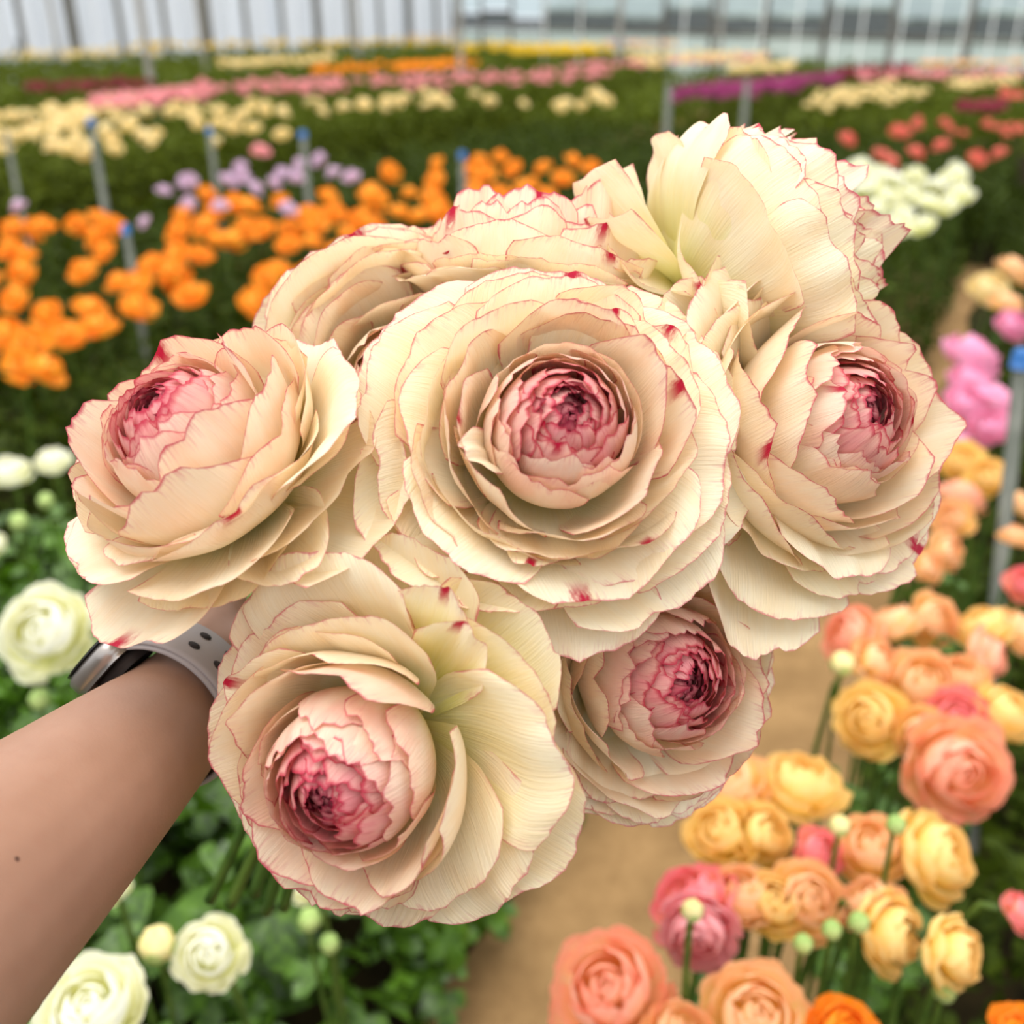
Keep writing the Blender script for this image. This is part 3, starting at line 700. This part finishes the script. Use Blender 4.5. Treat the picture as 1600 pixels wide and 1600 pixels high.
# ------------------------------------------------------------------ ranunculus in the beds
def proto_bloom(seed, n_out=13, n_in=10, flat=0.0):
    """a full round bloom of radius 1 with its own petals; list of (name, mesh)"""
    r = np.random.default_rng(seed); out = []
    core = []
    for i in range(9):
        me = heart_petal(r, 0.10 + 0.03 * i, 2.3, 0.25 + 0.06 * i, i * GOLD, 0.16 + 0.02 * i, 0.12, .3, .2, 6, 5, 0.1)
        core.append(me)
    Vs, S, T = [], [], []
    for me in core:
        c = np.empty(len(me.vertices) * 3); me.vertices.foreach_get('co', c); Vs.append((c.reshape(-1, 3), grid_faces(6, 5)))
        a = np.empty(len(me.vertices)); me.attributes['along'].data.foreach_get('value', a); S.append(a)
    V, F = join(Vs); hm = mesh('heart', V, F); attr(hm, 'along', np.concatenate(S)); attr(hm, 'across', np.zeros(len(V))); attr(hm, 'seed', np.zeros(len(V)))
    for me in core: bpy.data.meshes.remove(me)
    out.append(('heart', hm))
    for i in range(n_in):
        f = i / n_in
        out.append(('petal', heart_petal(r, 0.42 + 0.22 * f, 2.6, math.radians(38 + 20 * f), i * GOLD + r.uniform(-.2, .2), 0.42 + 0.1 * f, 0.02, .3, .2, 9, 9, 0.07, 0.05)))
    for i in range(n_out):
        f = i / (n_out - 1); rt = 0.72 + 0.28 * f; zt = 0.18 - 0.42 * f + flat
        out.append(('petal', open_petal(r, (0.05, -0.62), (rt * .75, -0.66), (rt * 1.03, zt - 0.25), (rt, zt), i * GOLD + 1 + r.uniform(-.2, .2), 0.44, 0.7, .2, .2, 9, 9, 0.03, 0.26)))
    return out

PROTO = [proto_bloom(101), proto_bloom(202), proto_bloom(303)]
def joined(proto, name='bloom'):
    Vs, S, T, Q = [], [], [], []
    off = 0
    for nm, me in proto:
        n = len(me.vertices); c = np.empty(n * 3); me.vertices.foreach_get('co', c)
        f = np.empty(len(me.polygons) * 4, dtype=np.int32); me.loops.foreach_get('vertex_index', f)
        Vs.append((c.reshape(-1, 3), f.reshape(-1, 4)))
        for lst, key in ((S, 'along'), (T, 'across'), (Q, 'seed')):
            a = np.empty(n); me.attributes[key].data.foreach_get('value', a); lst.append(a)
    V, F = join(Vs); m = mesh(name, V, F)
    attr(m, 'along', np.concatenate(S)); attr(m, 'across', np.concatenate(T)); attr(m, 'seed', np.concatenate(Q))
    return m
for p_ in PROTO:
    for nm, me in p_: me.materials.append(M['p_white'])
def low_bloom(seed):
    r = np.random.default_rng(seed); out = []
    for i in range(5): out.append(('p', heart_petal(r, 0.36 + 0.06 * i, 2.5, 0.35 + 0.12 * i, i * GOLD, 0.5, 0.1, .3, .2, 5, 4, 0.1)))
    for i in range(7): out.append(('p', open_petal(r, (0.05, -0.5), (0.7, -0.55), (0.95, -0.3), (0.8 + 0.03 * i, 0.12 - 0.04 * i), i * GOLD + 1, 0.5, 0.8, .2, .2, 5, 5, 0.04, 0.25)))
    return joined(out)
LOW = [low_bloom(s_) for s_ in (1, 2, 3, 4)]
for m_ in LOW: m_.materials.append(M['p_orange'])

LEAFM = mesh('leaf', *leaf_template(0)); LEAFM.materials.append(M['leaf'])
def leaf_axis(r, toward_cam=0.3, spread=0.5):
    a = Vector((r.normal(0, spread), r.normal(-toward_cam, spread), 1.0)); return a.normalized()
def stem_mesh(base, top_dir, h, r, rad=0.0035):
    """from bloom base (local origin) bending down to the soil h below"""
    b = -Vector(top_dir)
    p1 = b * 0.05; e = Vector((b.x * 0.06 + r.normal(0, .02), b.y * 0.06 + r.normal(0, .02), -h))
    V, F = tube([(0, 0, 0), p1, p1.lerp(e, .5) + Vector((b.x * .02, b.y * .02, 0)), e], [rad * .9, rad, rad * 1.1, rad * 1.3], 6, True, 3)
    return mesh('stem', V, F)
R2 = np.random.default_rng(5)

def bloom(px, py, dia, z, mat, label, group, cat='flower', axis=None, full=True, leaves=2, name='ranunculus'):
    p, d = at(px, py, z)
    R = dia / 2 / 1600 * d
    a = Vector(axis).normalized() if axis is not None else leaf_axis(R2)
    q = a.to_track_quat('Z', 'Y').to_matrix().to_4x4() @ Matrix.Rotation(R2.uniform(0, 6.28), 4, 'Z')
    e = empty(name, Matrix.Translation(p)); tag(e, label, cat, group)
    L = q @ Matrix.Diagonal((R, R, R * 0.92, 1))
    if full:
        for nm, me in PROTO[int(R2.integers(3))]:
            o = obj(nm, me, None, e); own_mat(o, mat); o.matrix_local = L
    else:
        o = obj('bloom', LOW[int(R2.integers(4))], None, e); own_mat(o, mat); o.matrix_local = L
    b = a * (-0.55 * R)
    s = obj('stem', stem_mesh(b, a, z - 0.01 + b.z, R2, 0.0035 if full else 0.003), M['stem'], e); s.location = b
    for i in range(leaves):
        o = obj('leaf', LEAFM, None, e); f = R2.uniform(0.25, 0.75)
        k_ = R2.uniform(0.03, 0.055)
        o.matrix_local = Matrix.Translation(b + Vector((0, 0, -z * f))) @ Matrix.Rotation(R2.uniform(0, 6.28), 4, 'Z') @ Matrix.Rotation(R2.uniform(-.5, .3), 4, 'Y') @ Matrix.Diagonal((k_, k_, k_, 1))
    return e

CAMDIR = lambda up, x=0.0: (x, -1.0, up)
Y_, P_, C_, K_, MV = 'p_yellow', 'p_peach', 'p_coral', 'p_pink', 'p_mauve'
PEACHES = [
 (1323, 992, 95, C_, 'salmon bloom at the upper edge of the peach cluster, below the right hand bouquet bloom', (-.8, -.2, .6)),
 (1393, 970, 80, P_, 'peach bloom behind the salmon one, under the hanging bouquet petal', None),
 (1463, 968, 80, P_, 'round peach bloom at the back of the peach cluster by the stake foot', None),
 (1533, 976, 88, Y_, 'apricot yellow bloom left of the frame edge, behind the stake foot', None),
 (1548, 1027, 85, C_, 'salmon bloom drooping below the apricot one near the right frame edge', (.8, -.5, .3)),
 (1375, 1035, 85, P_, 'small orange peach bloom in the middle of the upper cluster', None),
 (1445, 1065, 115, P_, 'wide peach and yellow bloom on top of the upper cluster', (-.1, -.5, 1)),
 (1503, 1056, 80, P_, 'pale peach bloom tucked against the wide one', None),
 (1358, 1122, 105, Y_, 'yellow apricot bloom on the path side of the upper cluster', (-.5, -.6, .6)),
 (1498, 1118, 90, K_, 'hot pink bloom wedged above the big coral one', None),
 (1443, 1148, 80, P_, 'small peach bloom left of the big coral one', (-.4, -.8, .5)),
 (1500, 1205, 155, C_, 'big round coral bloom facing the viewer', (0, -.9, .55)),
 (1574, 1108, 95, Y_, 'bright apricot bloom at the right frame edge', (.5, -.3, 1)),
 (1135, 1222, 115, P_, 'peach bloom on the path edge beside the lower bouquet bloom', (-.5, -.2, 1)),
 (1253, 1218, 130, Y_, 'pale apricot ball shaped bloom leaning over the path', (.1, .1, 1)),
 (1122, 1296, 105, Y_, 'yellow bloom nearest the path in the middle row', (-.5, -.4, 1)),
 (1198, 1300, 95, Y_, 'golden yellow bloom next to the one nearest the path', (.4, -.5, .8)),
 (1284, 1332, 75, K_, 'small rose pink bloom between the yellow and the peach ones', None),
 (1362, 1320, 112, P_, 'orange peach bloom with a bud at its top', (-.2, -.2, 1)),
 (1472, 1335, 132, Y_, 'large golden bloom with a scalloped rim, rightmost of the lower cluster', (.7, -.5, .8)),
 (1078, 1402, 130, K_, 'rose pink bloom hanging over the sandy path', (-.5, .1, .9)),
 (1092, 1462, 112, 'p_rose', 'pale pink skirt shaped bloom under the rose pink one', (-.2, -.7, .3)),
 (1157, 1392, 105, P_, 'pale peach bloom right of the rose pink one', None),
 (1210, 1408, 95, Y_, 'apricot bloom in the middle of the lower cluster', None),
 (1266, 1405, 112, P_, 'orange apricot bloom in the lower cluster above two green buds', (0, -.6, .8)),
 (1354, 1405, 95, P_, 'peach bloom behind the drooping golden one', None),
 (1402, 1458, 115, Y_, 'golden peach bloom drooping towards the dark leaves', (.6, -.6, .5)),
 (1498, 1492, 110, Y_, 'lemon apricot bloom drooping at the outer edge of the lower cluster', (.7, -.6, .4)),
 (950, 1545, 175, C_, 'big salmon bloom at the bottom frame edge by the path', (-.3, -.4, 1)),
 (1185, 1590, 165, P_, 'big orange peach bloom cut by the bottom frame edge', (0, -.4, 1)),
 (1068, 1612, 110, P_, 'peach bloom between the two big ones at the bottom frame edge', None),
 (1323, 1612, 110, 'p_orange', 'orange bloom peeking in at the bottom frame edge', None),
 (1600, 1425, 60, K_, 'pink bloom cut by the right frame edge low down', None),
 (1600, 985, 70, P_, 'peach bloom cut by the right frame edge at the stake', None),
 (1592, 1610, 80, 'p_orange', 'orange bloom in the bottom right corner', None),
 (1525, 552, 88, MV, 'largest mauve pink bloom near the blue capped stake', None),
 (1522, 592, 70, MV, 'mauve pink bloom just under the largest mauve one', None),
 (1512, 628, 62, MV, 'mauve pink bloom lowest on the left of the mauve group', None),
 (1562, 622, 66, MV, 'mauve pink bloom touching the stake', None),
 (1547, 662, 66, MV, 'mauve pink bloom above the yellow peach ones', None),
 (1494, 686, 52, MV, 'mauve pink bloom half hidden behind the right bouquet bloom', None),
 (1586, 505, 50, MV, 'mauve pink bloom above the blue cap', None),
 (1503, 718, 66, Y_, 'yellow peach bloom under the mauve group', None),
 (1542, 742, 62, Y_, 'pale yellow bloom left of the stake', None),
 (1503, 772, 72, C_, 'salmon peach bloom beside the right bouquet bloom', None),
 (1487, 808, 60, P_, 'peach bloom peeking out behind the right bouquet bloom', None),
 (1482, 858, 62, P_, 'small peach bloom alone in the green below the mauve group', None),
 (1452, 884, 52, P_, 'small orange peach bloom by the lower rim of the right bouquet bloom', None),
 (1550, 448, 60, 'p_cream', 'tan peach bloom at the far bend of the path', None),
 (1588, 418, 52, P_, 'tan peach bloom furthest back at the right frame edge', None),
 (1575, 470, 48, P_, 'tan peach bloom just above the highest mauve one', None),
 (1597, 785, 50, P_, 'peach bloom behind the stake at mid height', None),
 (1588, 834, 46, P_, 'peach bloom behind the stake near its foot', None),
 (1602, 910, 56, K_, 'pink bloom at the right frame edge beside the stake foot', None),
]
for x, y, dia, m_, lb, ax in PEACHES:
    bloom(x, y, dia * 1.26, 0.75 - (0.0 if y > 900 else 0.05), M[m_], lb, 'blooms of the peach and pink bed', axis=ax)
WHITES = [
 (12, 733, 75, 0.66, 'white bloom at the left frame edge below the orange bed', (0, -.2, 1)),
 (82, 716, 66, 0.66, 'white bloom half hidden by the left bouquet bloom', (0, -.1, 1)),
 (66, 985, 165, 0.80, 'big white bloom facing the viewer left of the wristwatch', (.1, -1, .9)),
 (140, 965, 90, 0.78, 'white bloom behind the watch under the left bouquet bloom', None),
 (-8, 850, 40, 0.66, 'small white bloom cut by the left frame edge', None),
 (326, 1490, 128, 0.70, 'white bloom below the lower bouquet bloom, next to a cream bud', (.1, -.7, .8)),
 (140, 1572, 195, 0.72, 'large white bloom in the bottom left corner under the arm', (.1, -.35, 1)),
 (478, 1378, 70, 0.55, 'white bloom partly hidden under the lower bouquet bloom', None),
 (176, 1385, 60, 0.62, 'white bloom peeking out under the forearm', None),
]
for x, y, dia, z, lb, ax in WHITES:
    bloom(x, y, dia, z, M['p_white'], lb, 'white blooms of the near left bed', axis=ax, leaves=5)

def bud(px, py, dia, z, mat, label, group):
    p, d = at(px, py, z); R = dia / 2 / 1600 * d
    e = empty('flower_bud', Matrix.Translation(p)); tag(e, label, 'bud', group)
    th = np.linspace(0.02, PI - 0.02, 9); ph = np.linspace(0, 2 * PI, 13)[:-1]
    T, Ph = np.meshgrid(th, ph, indexing='ij'); rr = R * (1 + 0.06 * np.sin(5 * Ph + T * 2))
    P = np.stack([rr * np.sin(T) * np.cos(Ph), rr * np.sin(T) * np.sin(Ph), rr * 1.05 * np.cos(T)], -1)
    obj('bud_head', mesh('bud_head', P.reshape(-1, 3), grid_faces(9, 12, True)[:, ::-1]), mat, e)
    for i in range(4):
        me = open_petal(R2, (0.1, -1.05), (0.9, -1.0), (1.15, -0.4), (1.06, 0.35), i * 1.57, 0.55, 1.0, 0, 0, 7, 7); me.transform(Matrix.Diagonal((R, R, R, 1)))
        obj('sepal', me, M['bud'], e)
    s = obj('stem', stem_mesh(None, (0, 0, 1), z - 0.01 - R, R2, 0.0025), M['stem'], e); s.location = (0, 0, -R)
for x, y, dd, z, m_, lb in [
 (246, 1475, 56, .70, 'bud_cream', 'cream round bud beside the white bloom below the lower bouquet bloom'),
 (30, 815, 28, .66, 'bud', 'green bud near the left frame edge below the white blooms'),
 (72, 782, 24, .66, 'bud', 'small green bud under the half hidden white bloom'),
 (484, 1436, 36, .60, 'bud', 'pale green bud under the lower bouquet bloom'),
 (62, 1092, 32, .70, 'bud', 'green bud just above the forearm under the big white bloom'),
 (515, 1474, 30, .55, 'bud', 'greenish bud low between the leaves at the bottom'),
 (1316, 1036, 36, .78, 'bud_cream', 'pale bud on the path side of the upper peach cluster'),
 (1312, 1290, 32, .80, 'bud_cream', 'pale bud standing above the orange peach bloom'),
 (1400, 1288, 30, .82, 'bud', 'green bud between the orange peach and the large golden bloom'),
 (1255, 1474, 30, .76, 'bud', 'left green bud of two in front of the lower peach cluster'),
 (1300, 1452, 30, .77, 'bud', 'right green bud of two in front of the lower peach cluster'),
 (1342, 1440, 32, .78, 'bud', 'dark green bud beside the drooping golden bloom'),
 (1476, 1548, 34, .72, 'bud', 'green bud under the lemon apricot bloom'),
 (1082, 1422, 34, .84, 'bud_cream', 'pale pink bud in front of the rose pink bloom over the path')]:
    bud(x, y, dd, z, M[m_], lb, 'buds in the near beds')

ORANGE = [(56,358),(16,356),(68,350),(36,396),(12,388),(32,424),(20,464),(156,338),(148,368),(160,392),(128,420),(184,440),(210,444),(144,480),(152,508),(220,476),(68,492),(16,520),(44,540),(100,520),(76,576),(32,572),(276,436),(296,456),
 (264,424),(272,400),(312,396),(284,336),(316,352),(344,372),(364,376),(384,356),(408,356),(276,360),(326,302),(368,316),(392,320),(436,312),(454,354),(488,376),(524,392),(496,348),(520,332),(484,332),(516,306),(580,296),(612,268),
 (588,312),(584,348),(616,376),(592,384),(416,432),(432,420),(404,472),(488,428),(681,255),(753,249),(781,243),(758,269),(678,281),(848,260),(896,249),(922,258),(580,304),(675,306),(747,295),(738,312),(655,335),(689,330),(583,347),
 (615,380),(813,292),(859,304),(640,300),(705,345),(830,285),(780,300),(625,330),(560,340),(545,365),(450,380),(240,410),(335,330),(880,275),(-20,440),(-25,540),(120,350),(172,352),(800,262),(735,262)]
def orange_label(x, y):
    if x < 120 and y > 500: return 'orange bloom in the lowest clump of the orange bed at the left frame edge'
    if x < 110: return 'orange bloom in the upper clump of the orange bed at the left frame edge'
    if x < 235: return 'orange bloom crowding around the blue capped stake at the left'
    if x < 470: return 'orange bloom in the patch below the lilac blooms'
    if x < 640: return 'orange bloom above the half hidden bouquet bloom'
    if x < 725: return 'orange bloom just left of the stake above the bouquet'
    return 'orange bloom between the stake above the bouquet and the top right bouquet bloom'
for i, (x, y) in enumerate(ORANGE):
    dia = 32 + 38 * max(0, min(1, (y - 240) / 300)) + R2.uniform(-5, 7)
    bloom(x, y, dia, 0.65 + R2.uniform(-.03, .03), M['p_orange'], orange_label(x, y), 'orange blooms of the orange bed', full=False, leaves=0)
LILAC = [(256,296),(294,282),(28,320),(360,280),(384,276),(400,292),(440,268),(468,256),(464,276),(496,248),(520,268),(548,274),(224,346),(344,320),(452,324),(292,320),(375,262),(430,284)]
for x, y in LILAC: bloom(x, y, 32 + R2.uniform(-4, 4), 0.70, M['p_lilac'], 'lilac ranunculus bloom along the back of the orange bed', 'lilac blooms behind the orange ones', full=False, leaves=0)
bloom(408, 234, 38, 0.75, M['p_rose'], 'single dusty pink bloom standing above the lilac ones', None, full=False, leaves=0)
for x, y in [(1345,258),(1375,270),(1400,285),(1430,272),(1460,290),(1490,282),(1505,300),(1420,305),(1450,315),(1390,310),(1480,318),(1360,290),(1415,335),(1440,350),(1370,325),(1400,350),(1345,300),(1500,272)]:
    bloom(x, y, 46 + R2.uniform(-6, 6), 0.70, M['p_white'], 'white bloom in the patch behind the top right bouquet bloom', 'white blooms beside the far path', full=False, leaves=0)
for x, y in [(1378,242),(1432,236),(1528,246),(1560,238),(1405,204),(1325,215),(1470,226),(1395,252)]:
    bloom(x, y, 34 + R2.uniform(-4, 4), 0.72, M['p_salmon'], 'salmon red bloom behind the white patch at the upper right', 'salmon blooms beside the far path', full=False, leaves=0)
# cream bloom row: nearest ones singly, the rest of the far rows as masses
def far_bloom(px, py, dia, z, mat, label, group):
    p, d = at(px, py, z); R = dia / 2 / 1600 * d
    o = obj('ranunculus', LOW[int(R2.integers(4))]); own_mat(o, mat)
    o.matrix_world = Matrix.Translation(p) @ leaf_axis(R2).to_track_quat('Z', 'Y').to_matrix().to_4x4() @ Matrix.Diagonal((R, R, R * .9, 1))
    tag(o, label, 'flower', group)
for i in range(64):
    x = R2.uniform(-20, 255); y = R2.uniform(165, 232) - 10 * (x > 150)
    far_bloom(x, y, R2.uniform(24, 34), 0.76, M['p_cream'], 'cream bloom in the thick cream clump at the upper left', 'cream blooms at the upper left')
for i in range(60):
    x = R2.uniform(255, 950); y = 172 - 0.030 * (x - 255) + R2.normal(0, 8)
    far_bloom(x, y, R2.uniform(18, 26), 0.76, M['p_cream'], 'cream bloom in the long pale row behind the orange bed', 'cream blooms of the long pale row')
for x, y in [(365, 196), (395, 198), (340, 190), (335, 222), (440, 208), (180, 230), (130, 240)]:
    far_bloom(x, y, 30, 0.72, M['p_cream'], 'cream bloom standing low in front of the pale row', 'cream blooms in front of the pale row')

def bloom_mass(name, label, mat, bands, n, dia, z, seed):
    """bands: list of (x0, y0, x1, y1, half height) in which the row shows; laid out on the bed plane"""
    r = np.random.default_rng(seed); V0, S0, T0, F0 = [], [], [], []
    me = LOW[seed % 4]; c = np.empty(len(me.vertices) * 3); me.vertices.foreach_get('co', c); c = c.reshape(-1, 3)
    f = np.empty(len(me.polygons) * 4, dtype=np.int32); me.loops.foreach_get('vertex_index', f); f = f.reshape(-1, 4)
    a = np.empty(len(c)); me.attributes['along'].data.foreach_get('value', a)
    parts = []
    for i in range(n):
        b = bands[int(r.integers(len(bands)))]; t = r.uniform()
        p, d = at(b[0] + (b[2] - b[0]) * t, b[1] + (b[3] - b[1]) * t + r.normal(0, b[4] * .6), z + r.uniform(-.05, .05))
        if d < 0 or d > 40 or not inside(np.array([tuple(p)]), 0.5)[0]: continue
        R = dia / 2 * r.uniform(.8, 1.2)
        parts.append((c * R + np.array(tuple(p)), f))
    V, F = join(parts); m = mesh(name, V, F); attr(m, 'along', np.tile(a, len(parts))); attr(m, 'across', np.zeros(len(V))); attr(m, 'seed', np.zeros(len(V)))
    m.materials.append(mat)
    tag(obj(name, m), label, 'flower row', kind='stuff')
bloom_mass('pink_flower_row', 'dusty pink flower row behind the pale cream row', M['p_rose'], [(280, 140, 950, 112, 9), (140, 158, 330, 140, 8)], 420, .085, .76, 1)
bloom_mass('wine_flower_row', 'wine red flowers at the upper left', M['p_wine'], [(40, 136, 240, 128, 6)], 90, .085, .76, 2)
bloom_mass('orange_flower_row', 'far orange flower row behind the pink one', M['p_orange'], [(480, 108, 745, 98, 5), (620, 104, 700, 98, 4)], 170, .09, .76, 3)
bloom_mass('yellow_flower_row', 'far yellow flower row along the plastic wall', M['p_lemon'], [(170, 70, 700, 64, 4), (700, 72, 960, 72, 6), (800, 78, 930, 76, 5)], 420, .11, .80, 4)
bloom_mass('pale_flower_row', 'far pale cream flower row near the wall', M['p_cream'], [(0, 84, 250, 80, 5), (340, 98, 520, 90, 5), (980, 82, 1200, 86, 4), (1140, 108, 1240, 100, 5), (980, 95, 1200, 88, 5)], 330, .10, .78, 5)
bloom_mass('blush_flower_row', 'far blush pink flower row before the glazed wall', M['p_rose'], [(880, 104, 1200, 88, 4), (1340, 118, 1600, 112, 5), (950, 65, 1050, 62, 2)], 260, .09, .78, 6)
bloom_mass('purple_flower_row', 'magenta purple flower row at the upper right', M['p_purple'], [(1050, 148, 1320, 118, 8), (1100, 140, 1260, 128, 9)], 380, .085, .76, 7)
bloom_mass('crimson_flower_row', 'crimson flower row behind the purple one', M['p_wine'], [(1300, 118, 1440, 104, 5), (1500, 166, 1570, 164, 6), (1320, 110, 1420, 102, 4)], 150, .085, .76, 8)
bloom_mass('pale_flower_row', 'pale cream flowers scattered at the upper right', M['p_cream'], [(1250, 165, 1450, 140, 9), (1280, 150, 1400, 130, 6), (1480, 130, 1600, 122, 6)], 170, .075, .76, 9)
bloom_mass('coral_flower_row', 'coral flowers scattered along the far right bed', M['p_salmon'], [(1380, 190, 1600, 205, 12), (1560, 145, 1600, 150, 5)], 40, .075, .74, 10)
bloom_mass('rusty_flower_row', 'rusty orange flowers below the glazed wall at the right', M['p_peach'], [(1440, 98, 1600, 96, 3), (640, 56, 720, 54, 2), (980, 68, 1060, 66, 2)], 110, .09, .80, 11)

def bed_mass(name, label, mat, u0, u1, v0, v1, n, dia, z, seed):
    r = np.random.default_rng(seed); me = LOW[seed % 4]
    c = np.empty(len(me.vertices) * 3); me.vertices.foreach_get('co', c); c = c.reshape(-1, 3)
    f = np.empty(len(me.polygons) * 4, dtype=np.int32); me.loops.foreach_get('vertex_index', f); f = f.reshape(-1, 4)
    a = np.empty(len(c)); me.attributes['along'].data.foreach_get('value', a); parts = []
    for i in range(n):
        x, y = uv2xy(r.uniform(u0, u1), r.uniform(v0, v1))
        if not inside(np.array([(x, y, 0.0)]), 0.6)[0]: continue
        parts.append((c * dia / 2 * r.uniform(.8, 1.2) + np.array((x, y, z + r.uniform(-.05, .05))), f))
    V, F = join(parts); m = mesh(name, V, F); attr(m, 'along', np.tile(a, len(parts))); attr(m, 'across', np.zeros(len(V))); attr(m, 'seed', np.zeros(len(V)))
    m.materials.append(mat); tag(obj(name, m), label, 'flower row', kind='stuff')
bed_mass('cream_flower_row', 'cream flowers of the bed beyond the peach bed', M['p_cream'], 1.7, 3.1, -1.2, 9, 260, .075, .68, 21)
bed_mass('pink_flower_row', 'pink flowers of the outermost beds on the right', M['p_rose'], 3.8, 11.5, -2.5, 13, 700, .085, .70, 22)

# ------------------------------------------------------------------ stakes, posts, cords
def stake(px, py, ztop, rad, label, cap=True, lean=0.0):
    p, d = at(px, py, ztop); b = Vector((p.x, p.y, 0))
    rad *= 0.78
    e = empty('stake', Matrix.Translation(b)); tag(e, label, 'stake', 'bed stakes')
    V, F = tube([(lean * ztop, 0, -0.01), (0, 0, ztop)], rad, 12); obj('pipe', mesh('pipe', V, F), M['pipe'], e)
    if cap:
        V, F = tube([(0, 0, ztop - 0.018), (0, 0, ztop + 0.004), (0, 0, ztop + 0.010)], [rad * 1.25, rad * 1.25, rad * 0.9], 12); obj('cap', mesh('cap', V, F), M['blue'], e)
stake(196, 356, 0.80, .014, 'grey stake with a blue cap between the orange blooms at the left')
stake(502, 408, 0.80, .014, 'blue capped stake just above the half hidden bouquet bloom')
stake(722, 240, 0.85, .016, 'blue capped stake among the orange blooms above the bouquet')
stake(473, 208, 0.90, .018, 'blue capped stake behind the lilac blooms')
stake(327, 202, 0.90, .016, 'blue capped stake left of the single dusty pink bloom')
stake(141, 188, 0.95, .020, 'grey stake rising in the cream clump at the upper left')
stake(8, 205, 0.85, .016, 'grey stake at the left frame edge', False)
stake(1597, 556, 0.95, .014, 'near grey stake with a blue cap at the right frame edge', True, 0.12)
stake(1046, 130, 0.95, .03, 'pale grey stake in front of the purple row', False)
stake(1168, 125, 0.95, .03, 'pale grey stake in the middle of the purple row', False)
def post(px, py, rad, label, zb=0.6, h=3.6):
    p, d = at(px, py, zb); e = empty('support_post', Matrix.Translation((p.x, p.y, 0))); tag(e, label, 'post', 'greenhouse posts')
    V, F = tube([(0, 0, -0.02), (0, 0, h)], rad, 14); obj('pole', mesh('pole', V, F), M['steel'], e)
    V, F = tube([(0, 0, 0), (0, 0, 0.05)], rad * 2.2, 14); obj('foot', mesh('foot', V, F), M['steel'], e)
post(240, 160, .034, 'thick steel post rising from the pink row at the upper left')
post(720, 128, .036, 'steel post above the orange stake in the middle of the far wall')
post(966, 104, .040, 'steel post above the top right bouquet bloom')
post(1122, 98, .036, 'steel post above the purple row')
post(320, 100, .040, 'slim steel post right of the thick one')
post(560, 92, .045, 'steel post left of the wall corner')
post(95, 100, .03, 'slim steel post near the plastic wall at the far left')
for i, (x, y) in enumerate([(1185, 90), (1240, 92), (1300, 92), (1340, 94), (1400, 95), (1450, 96), (1495, 96), (1540, 97), (1580, 98), (850, 80), (905, 82), (1065, 86)]):
    p, d = at(x, y, 0.75)
    V, F = tube([(p.x, p.y, 0.3), (p.x + 0.02, p.y, 3.6)], 0.010, 6)
    tag(obj('plant_string', mesh('plant_string', V, F), M['cord']), 'thin white plant string hanging before the glazed wall', 'string', 'plant strings')
